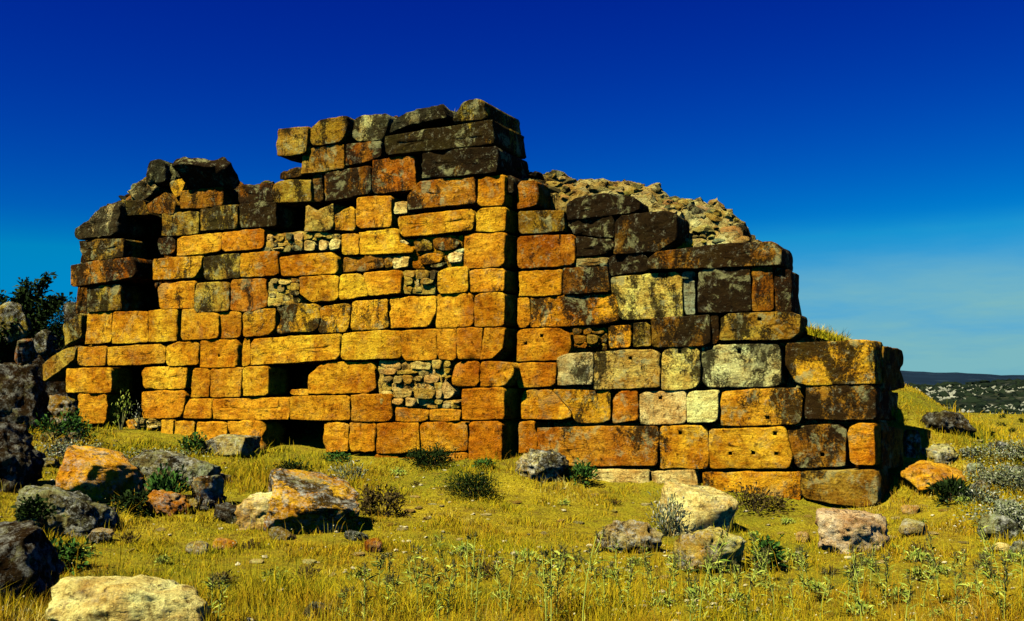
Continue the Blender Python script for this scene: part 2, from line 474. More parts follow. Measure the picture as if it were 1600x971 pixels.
def block_mesh(name, P, depth, seed, o, u, n, ext, mat, step=0.065, rad=0.03, bev=0.02, rough=1.0, grow=0.011):
    """solid stone whose front outline is P (metres along u and up), going back by depth along ext"""
    P = np.asarray(P, float)
    if np.sum(P[:, 0] * np.roll(P[:, 1], -1) - np.roll(P[:, 0], -1) * P[:, 1]) < 0: P = P[::-1]
    rc, PP = random.Random(seed), []
    for i in range(len(P)):                                     # corners knocked off here and there
        a, b, c_ = P[i - 1], P[i], P[(i + 1) % len(P)]
        la, lc = np.linalg.norm(a - b), np.linalg.norm(c_ - b)
        if rc.random() < 0.34:
            PP += [b + (a - b) * min(.3, rc.uniform(.02, .10) / la), b + (c_ - b) * min(.3, rc.uniform(.02, .08) / lc)]
        else: PP.append(b)
    P = np.array(PP)
    Q = resample(P, step, rad); m = len(Q)
    lo, hi = Q.min(0), Q.max(0); c = Q.mean(0) * 0.5 + (lo + hi) * 0.25; h = np.maximum((hi - lo) / 2, 0.01)
    e = np.concatenate([Q * 4.0, np.full((m, 1), seed * 3.7)], 1)
    Q = Q + (c - Q) / np.maximum(np.linalg.norm(c - Q, axis=1, keepdims=True), 1e-6) * (0.006 * rough * fbm(e, seed, 3) + 0.008 * rough * fbm(e * 3.1, seed + 8, 2) - grow)[:, None]
    V, rings = [], []
    bev = min(bev, h.min() * 0.35)
    def ring(S, w):
        k = len(V)
        X = o[None] + u[None] * S[:, :1] + UP[None] * S[:, 1:2] + (n[None] * w[:, None] if not np.isscalar(w) else n[None] * w)
        V.extend(X); rings.append(list(range(k, k + m)))
    def inset(d): return c + (Q - c) * np.maximum(0.05, 1 - d / h)
    chip = np.maximum(0, fbm(np.concatenate([Q * 3.2, np.full((m, 1), seed * 1.3)], 1), seed + 5, 3) - 0.45) * 0.11 * rough
    for dd, ww, ck in ((0.0, -bev, 1.0), (bev * 0.45, -bev * 0.25, 0.9), (bev * 1.1, 0.0, 0.6), (bev * 1.9, 0.0, 0.5)):
        S = inset(dd); ring(S, ww - chip * ck)
    rest = h.min() - bev * 1.9
    for f in (0.25, 0.55, 0.8):
        S = inset(bev * 1.9 + rest * f); ring(S, np.full(m, 0.0) - chip * (0.3 if f == 0.25 else 0))
    Vf = np.array(V)
    amp = 0.013 * rough * fbm(Vf * 2.6 + seed, seed + 2, 2) + 0.014 * rough * fbm(Vf * 10 + seed, seed + 3, 2)
    Vf = Vf + n[None] * amp[:, None]
    V = list(Vf)
    V.append(V[rings[-1][0]] * 0 + np.mean([V[i] for i in rings[-1]], axis=0)); cf = len(V) - 1
    front = list(rings)
    back = []
    b0 = np.array([V[i] for i in rings[0]])
    for dpt in (0.014 / depth, 0.33, 0.7, 1.0):
        k = len(V); B = b0 + ext[None] * (depth * dpt)
        B = B + 0.012 * rough * np.stack([fbm(B * 5 + s, seed, 2) for s in (0, 9, 21)], 1)
        V.extend(B); back.append(list(range(k, k + m)))
    V.append(np.mean([V[i] for i in back[-1]], axis=0)); cb_ = len(V) - 1
    F = []
    order = back[::-1] + front
    for a, b in zip(order[:-1], order[1:]):
        for i in range(m):
            j = (i + 1) % m
            F.append((a[i], a[j], b[j], b[i]))
    for i in range(m):
        j = (i + 1) % m
        F.append((front[-1][i], front[-1][j], cf)); F.append((back[-1][j], back[-1][i], cb_))
    V = np.array(V)
    org = o + u * c[0] + UP * c[1]
    return V - org[None], F, org

COL = {'g': (0.74, 0.405, 0.018), 'y': (0.86, 0.51, 0.022), 'o': (0.76, 0.365, 0.014), 'r': (0.50, 0.205, 0.012), 'b': (0.30, 0.135, 0.010),
       'k': (0.20, 0.105, 0.012), 'l': (0.40, 0.31, 0.035), 'w': (0.56, 0.53, 0.19), 'p': (0.90, 0.79, 0.25), 's': (0.68, 0.57, 0.11), 'e': (0.27, 0.31, 0.14)}
def stone_color(c, lich, j=0.12):
    f = 1 + rnd.uniform(-j, j)
    h = 1 + rnd.uniform(-j, j) * 0.7
    a = COL[c]
    return (a[0] * f, a[1] * f * h, a[2] * f, min(1.0, lich / 9.0))

wall_base = hit(800, 722)
wall = empty('ruined_wall', wall_base)
tag(wall, 'long ruined wall of golden squared stone blocks with dark weathered top', 'ruin')

def px_block(line, plane, name='stone_block', rough=1.0, dflt_depth=0.55):
    tk = line.split()
    c, lich = tk[0][0], int(tk[0][1:] or 1)
    opt = {'d': dflt_depth, 'p': rnd.uniform(-0.03, 0.03), 'r': rough}
    pts, holes = [], []
    for t in tk[1:]:
        if '=' in t:
            k, v = t.split('=')
            if k == 'h': holes.append(tuple(map(float, v.split(','))))
            else: opt[k] = float(v)
        else: pts.append(tuple(map(float, t.split(','))))
    if plane == 'L': o, u, n, off, ext = P0, WU, WN, 0.0, -WN
    elif plane == 'R': o, u, n, off, ext = P0, WU, WN, -STEP, -WN
    elif plane == 'C': o, u, n, off, ext = P0, WU, WN, -STEP, EU
    else: o, u, n, off, ext = CORNER, EU, EN, 0.0, -EN
    off += opt['p']
    oo = o + n * off
    S = []
    for x, y in pts:
        q = hit(x, y, off, o, n); S.append((np.dot(q - oo, u), q[2]))
    oo = np.array([oo[0], oo[1], 0.0])
    small = (max(p[0] for p in S) - min(p[0] for p in S)) < 0.4
    V, F, org = block_mesh(name, S, opt['d'], rnd.randint(1, 9999), oo, u, n, ext, M_STONE, step=0.035 if small else 0.05, rough=opt['r'],
                           rad=0.010 if small else 0.012, bev=0.008 if small else 0.011)
    ob = mesh_obj(name, V, F, M_STONE, wall, org - wall_base, True, stone_color(c, lich))
    if holes:                                                   # small square sockets cut into the face
        HV_, HF = [], []
        for hx, hy in holes:
            q = hit(hx, hy, off, o, n) - org
            k = len(HV_)
            for a in (-1, 1):
                for b in (-1, 1):
                    for d in (0.08, -0.10):
                        HV_.append(q + u * a * 0.026 + UP * b * 0.022 + n * d)
            HF += [[k + i for i in f] for f in ((0, 2, 3, 1), (4, 5, 7, 6), (0, 1, 5, 4), (2, 6, 7, 3), (0, 4, 6, 2), (1, 3, 7, 5))]
        cut = mesh_obj('cutter', np.array(HV_), HF, M_STONE, None, org, False)
        md = ob.modifiers.new('b', 'BOOLEAN'); md.object = cut; md.operation = 'DIFFERENCE'; md.solver = 'EXACT'
        bpy.context.view_layer.update()
        dg = bpy.context.evaluated_depsgraph_get()
        me = bpy.data.meshes.new_from_object(ob.evaluated_get(dg))
        ob.modifiers.clear(); ob.data = me
        bpy.data.objects.remove(cut)
    return ob

LEFT = """
w7 160,322 187,314 184,338 180,366 121,375 118,358 140,343 p=.05 d=.7 r=2
l6 120,377 193,373 191,402 132,408 p=.05 d=.7 r=1.6
r6 110,415 150,408 206,402 210,432 180,438 111,449 p=.10 d=.8
l6 136,449 187,445 187,485 137,488 p=.03
e7 234,252 255,250 256,283 228,287 d=.6 p=-.15 r=2.2
e7 256,254 275,262 272,290 255,288 d=.6 p=-.3 r=2.2
e7 272,262 292,250 305,256 290,268 276,280 d=.9 p=-.2 r=2
g4 265,284 291,279 283,303 275,308 266,297 p=-.1
w7 199,300 222,282 241,290 238,306 214,314 d=.6 p=-.2 r=2.4
l6 188,314 224,314 228,330 232,336 188,336 d=.5 p=-.1 r=2
b5 228,320 258,301 274,318 271,335 232,332 p=-.02
b4 281,299 348,292 346,322 282,327
l5 253,334 309,331 309,365 253,370
l6 314,325 371,320 371,357 314,361
l7 374,319 430,316 431,353 374,356
b7 370,291 426,286 427,316 373,318 r=1.6
l5 427,288 440,282 484,281 484,314 428,317 p=.04
b7 248,373 273,371 273,396 249,398 p=-.05
g1 277,372 345,364 345,393 277,401
o2 347,364 411,357 411,388 347,394
g4 238,405 315,401 313,418 302,434 239,438
l7 319,402 373,396 374,434 318,438
o3 375,397 433,393 432,430 376,433
o2 437,402 524,394 525,428 440,432
o2 247,444 303,439 302,481 250,484
l5 305,443 357,441 357,486 303,489
r3 360,438 415,436 416,479 395,486 360,486
l5 98,507 124,490 126,527 102,540 p=-.02 d=.5
l4 66,570 100,546 120,541 115,562 68,598 p=0 d=.7
y2 138,489 174,487 173,535 134,538
y2 176,488 230,487 230,535 175,537
g2 232,486 275,484 274,533 232,535
y1 285,485 300,483 341,491 341,529 282,532
g2 343,489 376,487 375,527 343,529
g4 380,491 392,485 430,483 429,515 420,523 380,527
g2 122,543 164,541 165,571 121,572
g1 168,543 250,538 258,544 257,568 168,572
y1 260,542 275,535 309,535 309,570 259,573
o1 313,533 366,531 370,538 367,574 312,575 h=342,556
y1 379,530 390,529 391,571 378,572 p=-.06
y1 392,530 529,522 529,562 392,571
g1 103,577 172,575 174,614 104,614
g1 222,574 290,574 289,608 222,607
o1 222,613 289,611 285,645 279,653 222,654
g1 301,577 327,577 326,620 298,621
g1 329,577 377,575 376,620 329,621
g1 380,575 419,574 418,618 380,619
o1 122,617 165,616 166,662 120,662 p=-.03 r=1.8
o1 294,625 329,624 329,654 285,654
o1 331,624 451,621 451,656 331,656
g2 252,657 270,657 269,684 252,684
g2 274,659 303,658 303,692 273,692
o1 308,660 353,660 353,696 308,696
o2 357,659 408,659 410,706 357,700 r=1.6
l4 434,202 480,198 478,224 476,238 460,243 431,243 p=.12 d=1.0
l4 485,203 495,189 540,181 541,198 535,221 485,229 p=.05 d=.8
w7 553,183 600,177 607,186 598,218 551,221 d=.7
l4 481,233 536,225 537,263 471,272 473,244 p=.02
b7 540,225 595,221 594,245 575,252 540,259 d=.6
e7 606,204 612,190 645,173 690,164 697,184 650,193 608,209 d=.8 p=-.02 r=2.2
l7 602,213 650,206 769,187 770,225 603,243 d=1.15 p=.05 r=1.2
l6 707,191 722,162 745,153 757,159 755,186 d=1.3 p=.03 r=1.8
r4 583,251 646,244 650,295 581,304
b7 506,271 577,259 580,302 508,315 p=.02
k8 489,276 502,272 504,314 490,315 p=-.05
k8 437,269 470,262 470,275 438,281 r=1.8 p=-.03
k9 660,238 776,229 776,269 659,279 d=1.1 p=.04 r=1.2
r5 655,284 740,277 741,318 637,328 637,306
o2 748,279 787,274 787,320 746,322 p=-.03
y1 745,326 790,324 788,361 744,362 p=-.02
g2 622,339 742,326 737,360 625,371 p=.02
g2 558,309 611,306 610,354 556,357
p2 615,317 635,316 635,333 615,334 p=-.06
s3 478,321 495,331 520,319 520,360 475,362 r=1.6
g3 522,337 552,321 554,360 522,360 p=-.03
y1 534,367 559,365 560,397 533,398
y1 561,364 619,358 626,386 645,385 646,395 562,398
o1 726,367 788,364 787,416 725,420
b4 537,403 602,398 600,419 537,426 r=1.7 p=-.05
g1 468,434 528,430 528,469 485,472 468,459
y1 530,430 566,428 575,462 530,469 p=0
y1 567,427 625,422 625,458 577,462
g2 684,426 700,418 731,418 730,456 684,459
o2 734,422 787,420 787,455 732,457
g5 433,481 455,476 488,476 496,480 496,510 488,518 431,522 r=1.7
g5 499,483 512,477 546,475 544,518 497,521 r=1.5
g4 550,472 605,468 606,510 600,514 549,518 r=1.4
y1 610,466 680,463 680,490 668,510 609,513
y1 684,461 738,459 739,510 681,513
g2 742,464 750,459 787,458 787,510 742,510
y1 533,522 600,517 625,518 626,560 533,563
y1 627,518 681,515 681,562 628,563 p=0
g1 683,515 712,514 712,562 683,562 p=.005
g1 714,514 754,513 750,562 714,562 p=-.005
y1 758,514 787,513 787,540 770,558 751,562
o1 482,586 500,571 515,567 584,566 586,608 575,614 482,616
g2 455,610 480,608 481,618 455,618 p=-.08
o1 708,566 748,565 748,603 706,605
g2 752,567 770,565 801,568 800,590 785,603 751,604 r=1.5
o1 454,620 546,618 546,657 453,656
o1 548,618 609,616 611,655 603,659 549,658
g2 617,638 668,641 668,658 617,659 r=1.5
g1 672,641 718,641 717,657 672,658
o1 722,609 786,607 787,655 722,656 p=.05 d=.75
o1 506,662 544,662 544,705 505,707
o1 546,662 586,661 585,705 546,706 r=1.3
o1 589,662 653,661 655,706 588,709
o2 656,661 729,660 730,705 657,706
o1 733,660 784,659 782,735 733,735 p=.06 d=.75
g1 586,711 622,710 622,740 586,740
g2 625,711 700,709 700,735 625,740
g2 702,709 729,709 729,735 702,735
y2 196,657 248,656 248,672 200,672 p=-.06
"""
RIGHT = """
r3 809,284 838,283 838,320 809,327
l5 811,331 880,329 880,361 811,366
k9 883,321 900,309 940,304 975,304 1000,316 997,331 886,345 p=-.05 r=1.8
k9 884,347 958,336 958,372 898,366 p=-.08 r=2
k9 900,370 958,375 958,396 901,402 p=-.06 r=2
k8 962,339 1040,329 1057,336 1056,374 1030,392 960,398 p=.02 d=.6 r=1.4
r4 809,370 896,367 898,414 809,420
k9 951,401 1010,396 1012,424 953,431 r=1.5
b7 1013,404 1025,394 1130,381 1205,377 1220,386 1221,414 1100,419 1012,421 p=.06 d=.8
y1 811,425 876,422 876,461 811,463
k5 880,420 949,417 952,456 880,460
w2 901,405 948,403 948,413 902,416 p=-.02 r=1.6
s5 954,434 1064,425 1066,496 967,500 963,460 954,456
e3 1068,439 1084,438 1086,492 1069,492 p=-.06
e5 1067,426 1084,425 1084,435 1067,436 p=-.04 r=1.6
k8 1091,421 1171,418 1173,486 1091,489
b4 1175,416 1206,415 1209,486 1176,486
b7 1211,421 1235,423 1236,486 1212,487 p=-.06
o1 809,467 827,466 827,509 809,513
o5 829,466 962,459 965,500 945,507 829,512
o1 808,520 815,515 870,514 890,523 890,545 878,562 808,565 h=821,537 h=846,525 r=1.3
o4 951,511 984,508 985,543 951,545 r=2 p=-.06
l6 990,506 1015,504 1016,540 990,542 r=1.4
k5 1018,498 1107,493 1110,540 1019,543
b5 1111,491 1122,490 1122,535 1112,538 p=-.03
l5 1125,491 1235,488 1250,493 1248,519 1235,530 1125,532 h=1187,499
o1 807,569 868,567 867,603 807,606
w4 870,561 880,554 927,551 925,600 870,603 r=1.3
s5 930,551 1028,546 1030,605 928,609 h=985,560
s5 1035,551 1045,544 1092,541 1093,595 1083,608 1034,609 h=1062,550
w6 1097,541 1218,537 1221,595 1215,604 1097,605 h=1155,550
y2 816,613 830,609 860,611 892,645 892,655 816,655 r=1.5
g4 864,609 952,612 953,655 940,662 898,660 893,643
r4 957,613 994,612 996,657 958,661 r=1.3
p3 1000,614 1071,611 1072,662 1001,663 h=1032,622
p2 1074,613 1121,611 1120,655 1114,660 1074,661
g4 1127,612 1205,608 1245,606 1252,625 1252,655 1245,663 1127,666 h=1199,653
o2 811,661 835,659 838,705 811,708
r4 839,669 1024,666 1028,680 1026,728 839,728
g4 1032,667 1096,666 1105,676 1105,732 1032,732 h=1063,677
g2 1109,672 1225,668 1237,712 1232,732 1108,733 h=1141,709 h=1177,708 h=1213,709 h=1211,678
b5 1231,669 1310,664 1320,673 1320,728 1241,732 h=1285,711
o3 1099,739 1249,738 1248,798 1100,798
p1 926,734 1012,735 1013,765 926,765 p=.03
p1 1016,737 1087,736 1090,775 1016,775 p=.02 r=1.6
"""
CORN = """
g6 1229,538 1363,532 1367,600 1262,601 1245,598 1227,571 d=.55
b7 1260,607 1280,603 1365,602 1367,656 1259,655 d=.6
o3 1325,671 1340,664 1365,663 1366,726 1330,727 d=.7 p=.02
l4 1252,738 1368,735 1370,790 1340,792 1252,780 d=.6 p=.03
"""
END = """
k5 1380,541 1411,548 1413,606 1380,612 d=.9 p=.04
b5 1380,609 1404,614 1404,655 1380,655 d=.6
r4 1379,664 1411,672 1413,728 1379,733 d=.7 p=.03
b4 1380,738 1404,742 1402,776 1380,788 d=.6
"""
for ln in LEFT.strip().splitlines(): px_block(ln, 'L')
for ln in RIGHT.strip().splitlines(): px_block(ln, 'R')
for ln in CORN.strip().splitlines(): px_block(ln, 'C')
for ln in END.strip().splitlines(): px_block(ln, 'E')
slab = px_block('k9 284,246 300,243 358,252 357,268 352,296 300,302 288,302 d=.2 p=.10 r=1.3', 'L')     # slab on the top, tipped forward so that its underside shows
slab.rotation_mode = 'AXIS_ANGLE'; slab.rotation_axis_angle = (R(46), *WU)
slab.location -= Vector(UP * 0.10)
# courses of the corner pilaster that run back beyond the right stretch
for ln in ("k8 789,276 800,274 802,300 790,300 d=.7 p=-.12", ): px_block(ln, 'L')

# rubble packed into the gaps
def rubble(x0, y0, x1, y1, cols, plane='L', hrow=(8, 12), w=(11, 25), y_tilt=0.0, p=-0.015, mortar='s'):
    if mortar:
        dy = y_tilt * (x1 - x0)
        px_block('%s3 %.1f,%.1f %.1f,%.1f %.1f,%.1f %.1f,%.1f p=%.3f d=.3 r=2.2' % (mortar, x0, y0, x1, y0 + dy, x1, y1 + dy, x0, y1, p - .045), plane, 'mortar')
    y = y0
    while y < y1 - 4:
        h = min(rnd.uniform(*hrow), y1 - y)
        x = x0 + rnd.uniform(0, 5)
        while x < x1 - 5:
            ww = min(rnd.uniform(*w), x1 - x)
            if ww > 6:
                c = rnd.choice(cols)
                j = lambda: rnd.uniform(-1.9, 1.9)
                t = y_tilt * (x - x0)
                a, b = x + 0.8, x + ww - 0.8
                yt, yb = y + 0.6 + t, y + h - 0.6 + t
                yt += rnd.uniform(-1.5, 2.5); yb += rnd.uniform(-2, 1.5)
                pts = [(a + abs(j()), yt + j()), (a + ww * rnd.uniform(.35, .7), yt + j() * .8), (b - abs(j()) * 1.5, yt + j()), (b + j() * .4, (yt + yb) / 2 + j()), (b - abs(j()) * 1.4, yb + j()), (a + ww * rnd.uniform(.3, .7), yb + j() * .6), (a + abs(j()) * 1.4, yb + j())]
                if rnd.random() < .35: pts.pop(rnd.choice((1, 3, 5)))
                px_block('%s%d %s p=%.3f d=.3 r=1.2' % (c, rnd.randint(1, 4), ' '.join('%.1f,%.1f' % q for q in pts), p + rnd.uniform(-.05, .05)), plane, 'rubble_stone')
            x += ww + rnd.uniform(0, 2)
        y += h
rubble(412, 366, 473, 379, 'wesp', w=(10, 18), y_tilt=-.05)
rubble(408, 379, 473, 394, 'wepw', w=(11, 18), hrow=(7, 9), y_tilt=-.05)
rubble(474, 366, 532, 375, 'wsl', w=(10, 20), hrow=(7, 9))
for s in ("p1 476,378 491,378 492,391 476,391", "p1 499,377 508,375 509,390 498,391", "p1 511,377 522,374 531,375 528,388 515,391"): px_block(s + ' p=-.02 d=.3 r=1.2', 'L', 'rubble_stone')
rubble(416, 436, 468, 478, 'wpsw', w=(12, 26), hrow=(7, 12))
rubble(628, 424, 681, 460, 'lspwgs', w=(11, 24), hrow=(9, 13))
rubble(592, 564, 690, 638, 'sspspw', w=(14, 34), hrow=(8, 14))
rubble(690, 564, 704, 590, 'sl', w=(11, 16), hrow=(8, 12))
rubble(690, 626, 718, 638, 'sw', w=(11, 16), hrow=(6, 10))
px_block('g4 628,373 722,368 722,418 602,420 602,404 628,398 p=-.09 d=.3 r=2.2', 'L', 'mortar')
for s in ("p1 697,592 702,602 708,612 706,621 690,622 688,612", "p1 613,404 622,402 640,402 637,416 616,420", "l5 647,378 660,374 672,378 674,390 649,393",
          "b5 677,374 700,371 718,376 714,391 677,390", "o3 654,402 680,395 691,400 689,409 660,415", "p1 697,397 708,394 722,397 720,409 702,410",
          "w2 711,391 724,389 724,394 711,394", "p2 619,378 632,376 640,382 622,385", "w3 672,414 694,410 694,415 674,419", "b4 601,402 612,400 612,416 602,419"):
    px_block(s + ' p=-.04 d=.3 r=1.4', 'L', 'rubble_stone')
rubble(893, 513, 948, 549, 'kkbl', 'R', w=(12, 26), hrow=(8, 13), p=-.08, mortar='b')
rubble(896, 402, 950, 417, 'wle', 'R', w=(12, 26), hrow=(6, 8), p=-.06)
rubble(1317, 664, 1324, 676, 'pw', 'R', w=(7, 8), hrow=(8, 11), p=-.02, mortar='')
rubble(205, 655, 250, 668, 'wp', w=(14, 22), hrow=(6, 9), p=.0)
rubble(200, 288, 236, 318, 'elw', w=(13, 20), hrow=(9, 13), p=-.3, mortar='')
rubble(437, 270, 472, 283, 'bke', w=(10, 18), hrow=(6, 9), p=-.1, mortar='')

# rubble core behind the facing
def s_of(px, py, off=0.0):
    q = hit(px, py, off); return float(np.dot(q - P0, WU)), float(q[2])
def core_part(name, front, top, d0, d1, d2, col_, zbot=-0.3, step=0.10, seed=1, amp=0.07, holes=(), hi=0.0):
    """closed body: front face at depth d0 up to the profile 'front', a rough slope up to 'top' at depth d1, back at d2"""
    fs = np.array([s_of(x, y, -d0) for x, y in front]); ts = np.array([s_of(x, y, -d1) for x, y in top])
    s0, s1 = max(fs[0, 0], ts[0, 0]), min(fs[-1, 0], ts[-1, 0])
    S = np.arange(s0, s1 + 1e-6, step); n = len(S)
    zf, zt = np.interp(S, fs[:, 0], fs[:, 1]), np.interp(S, ts[:, 0], ts[:, 1])
    zt = np.maximum(zt, zf)
    if not np.isscalar(d2):
        bs = np.array([s_of(x, 400, -d0)[0] for x, _ in d2]); d2 = np.interp(S, bs, [v for _, v in d2])
    rows = []
    for t in np.linspace(0, 1, 34): rows.append((np.full(n, d0), zbot + (zf - zbot) * t))
    for t in np.linspace(0, 1, 14)[1:]: rows.append((d0 + (d1 - d0) * t * np.ones(n), zf + (zt - zf) * (t ** 0.8)))
    for t in np.linspace(0, 1, 6)[1:]: rows.append((d1 + (d2 - d1) * t * np.ones(n), zt - 0.15 * t * t))
    for t in np.linspace(0, 1, 12)[1:]: rows.append((np.full(n, d2), zt - 0.15 + (zbot - zt + .15) * t))
    V = []
    for dp, z in rows:
        V.append(P0[None, :] * np.array([1, 1, 0]) + WU[None] * S[:, None] - WN[None] * dp[:, None] + UP[None] * z[:, None])
    V = np.array(V); shp = V.shape
    for x0, y0, x1, y1, dd in holes:                            # where facing stones are gone the core is dug out too
        a, b = s_of(x0, y0, -d0), s_of(x1, y1, -d0)
        for k_ in range(34):
            z = rows[k_][1]
            inn = (S > a[0]) & (S < b[0]) & (z < a[1]) & (z > b[1])
            V[k_][inn] -= WN * dd
    V = V.reshape(-1, 3)
    V += amp * np.stack([fbm(V * 2.8 + 7 * k, seed + k, 4) for k in range(3)], 1) * np.array([.8, .8, 1])
    if hi: V += hi * np.stack([fbm(V * 8 + 7 * k, seed + 40 + k, 4) for k in range(3)], 1)
    m = shp[0]
    I = np.arange(m * n).reshape(m, n)
    F = []
    for a in range(m):
        b = (a + 1) % m
        for i in range(n - 1): F.append((I[a, i], I[a, i + 1], I[b, i + 1], I[b, i]))
    F.append(tuple(int(I[a, 0]) for a in range(m))[::1]); F.append(tuple(int(I[a, n - 1]) for a in range(m))[::-1])
    org = V.mean(0)
    return mesh_obj(name, V - org, [tuple(int(i) for i in f) for f in F], M_CORE, wall, org - wall_base, False, col_)
core_part('rubble_core', [(118, 500), (130, 385), (165, 330), (228, 300), (262, 275), (300, 300), (355, 305), (372, 302), (430, 292), (470, 285), (500, 240), (545, 215), (600, 195), (700, 185), (775, 185), (790, 270)],
          [(112, 500), (135, 380), (165, 335), (215, 295), (250, 262), (300, 268), (340, 275), (365, 300), (430, 290), (480, 270), (490, 215), (545, 196), (600, 190), (690, 178), (780, 190), (800, 270)], 0.62, 0.8, [(120, 1.5), (180, 2.1), (500, 2.1), (640, 1.9), (690, 1.25), (790, 1.2)], (*COL['b'], .6), seed=3, holes=[(178, 330, 252, 490, .9), (168, 570, 226, 668, .9), (415, 560, 506, 622, .8), (405, 655, 510, 712, .8), (430, 314, 480, 362, .5), (608, 300, 645, 318, .4)])
SLOPE_F = [(800, 290), (840, 290), (880, 312), (900, 300), (960, 300), (1000, 318), (1060, 345), (1065, 378), (1100, 382), (1180, 380), (1198, 386), (1208, 430), (1218, 495), (1262, 520), (1290, 524), (1350, 540), (1374, 560)]
SLOPE_T = [(800, 255), (822, 262), (838, 276), (870, 270), (905, 286), (940, 284), (985, 285), (1030, 292), (1042, 309), (1085, 312), (1120, 318), (1140, 337), (1162, 352), (1172, 400), (1186, 480), (1215, 506), (1262, 514), (1300, 524), (1345, 542), (1374, 562)]
core_part('rubble_core', SLOPE_F, SLOPE_T, 0.72, 1.6, 2.5, (0.60, 0.57, 0.20, .45), seed=9, amp=0.06, step=.05, hi=.06)

# loose stones set in the rough slope of the core
def ico(sub):
    import bmesh
    bm = bmesh.new(); bmesh.ops.create_icosphere(bm, subdivisions=sub, radius=1)
    V = np.array([v.co[:] for v in bm.verts]); F = np.array([[v.index for v in f.verts] for f in bm.faces])
    bm.free(); return V, F
ICO = {k: ico(k) for k in (1, 2, 3, 4, 5)}
def rock_verts(dims, seed, sub=4, cuts=9, boxy=0.0, rough=1.0, strata=0.0):
    """unit rock: cut by planes and roughened; dims are half sizes"""
    r = random.Random(seed)
    V, F = ICO[sub]; V = V.copy()
    if boxy:
        e = 1 - 0.75 * boxy
        V = np.sign(V) * np.abs(V) ** e
        V /= np.maximum(1e-6, np.abs(V).max(1, keepdims=True)) ** (boxy * 0.75)
        V = np.clip(V, -0.92, 0.92) / 0.92
    for k in range(cuts):
        n = np.array([r.gauss(0, 1), r.gauss(0, 1), r.gauss(0, .8)]); n /= np.linalg.norm(n)
        d = r.uniform(0.66, 0.92) * (1.0 + 0.45 * boxy)
        q = V @ n
        V -= np.outer(np.maximum(0, q - d), n) * 0.95
    V = V * np.array(dims)
    s = float(np.mean(dims))
    nrm = V / np.maximum(1e-6, np.linalg.norm(V, axis=1, keepdims=True))
    V += nrm * (s * rough * (0.07 * fbm(V * 1.6 / s + seed, seed, 3) + 0.045 * fbm(V * 4 / s, seed + 4, 3)))[:, None]
    if sub >= 4:
        V += nrm * (rough * (0.014 * (0.5 - np.abs(fbm(V * 7, seed + 6, 3))) + 0.016 * fbm(V * 19, seed + 9, 2)))[:, None]
    if strata: V[:, :2] *= (1 + strata * noise3(np.stack([0 * V[:, 2], 0 * V[:, 2], V[:, 2] * 22], 1), seed))[:, None]
    return V, F
slope_meshes = []
for k in range(9):
    V, F = rock_verts((1, .9, .62), 40 + k, 2, 16, .35, 1.5)
    me = bpy.data.meshes.new('rubble_stone')
    me.from_pydata([tuple(v) for v in V], [], [tuple(int(i) for i in f) for f in F])
    me.materials.append(M_CORE); slope_meshes.append(me)
cr = [s_of(x, y, -.72) for x, y in SLOPE_F]; tr = [s_of(x, y, -1.6) for x, y in SLOPE_T]
cr, tr = np.array(cr), np.array(tr)
cnt = 0
while cnt < 185:
    px = rnd.uniform(806, 1180)
    s, _ = s_of(px, 350, -1.2); t = rnd.uniform(0.0, 1.08)
    zf, zt = np.interp(s, cr[:, 0], cr[:, 1]), np.interp(s, tr[:, 0], tr[:, 1]); zt = max(zf, zt)
    dp = .72 + .88 * t; z = zf + (zt - zf) * min(1, t) ** .8
    q = P0 * np.array([1, 1, 0]) + WU * s - WN * dp + UP * z
    sz = rnd.uniform(.04, .10) if rnd.random() < .8 else rnd.uniform(.10, .2)
    q = q - UP * sz * .30 - WN * sz * .3
    o = link('rubble_stone', rnd.choice(slope_meshes), wall, q - wall_base, stone_color(rnd.choice('wspwep'), rnd.randint(1, 5), .3))
    o.scale = (sz * rnd.uniform(.9, 1.5), sz, sz * rnd.uniform(.6, 1)); o.rotation_euler = (rnd.uniform(-.4, .4), rnd.uniform(-.4, .4), rnd.uniform(0, 6))
    cnt += 1
# stones on the crumbling crest of the left stretch
for k in range(34):
    px, py = rnd.choice([(rnd.uniform(150, 232), 0), (rnd.uniform(232, 300), 1), (rnd.uniform(372, 480), 2), (rnd.uniform(610, 700), 3), (rnd.uniform(806, 842), 4)])
    yy = np.interp(px, [112, 135, 165, 215, 250, 300, 340, 365, 430, 480, 490, 545, 600, 690, 780, 800, 822, 842], [500, 380, 330, 290, 258, 262, 272, 297, 286, 268, 212, 194, 188, 176, 190, 262, 258, 276])
    q = hit(px, yy + rnd.uniform(0, 12), -rnd.uniform(.5, 1.0))
    sz = rnd.uniform(.06, .14)
    o = link('rubble_stone', rnd.choice(slope_meshes), wall, q - wall_base, stone_color(rnd.choice('welbl'), rnd.randint(4, 7), .2))
    o.scale = (sz * 1.3, sz, sz * .8); o.rotation_euler = (rnd.uniform(-.5, .5), rnd.uniform(-.5, .5), rnd.uniform(0, 6))

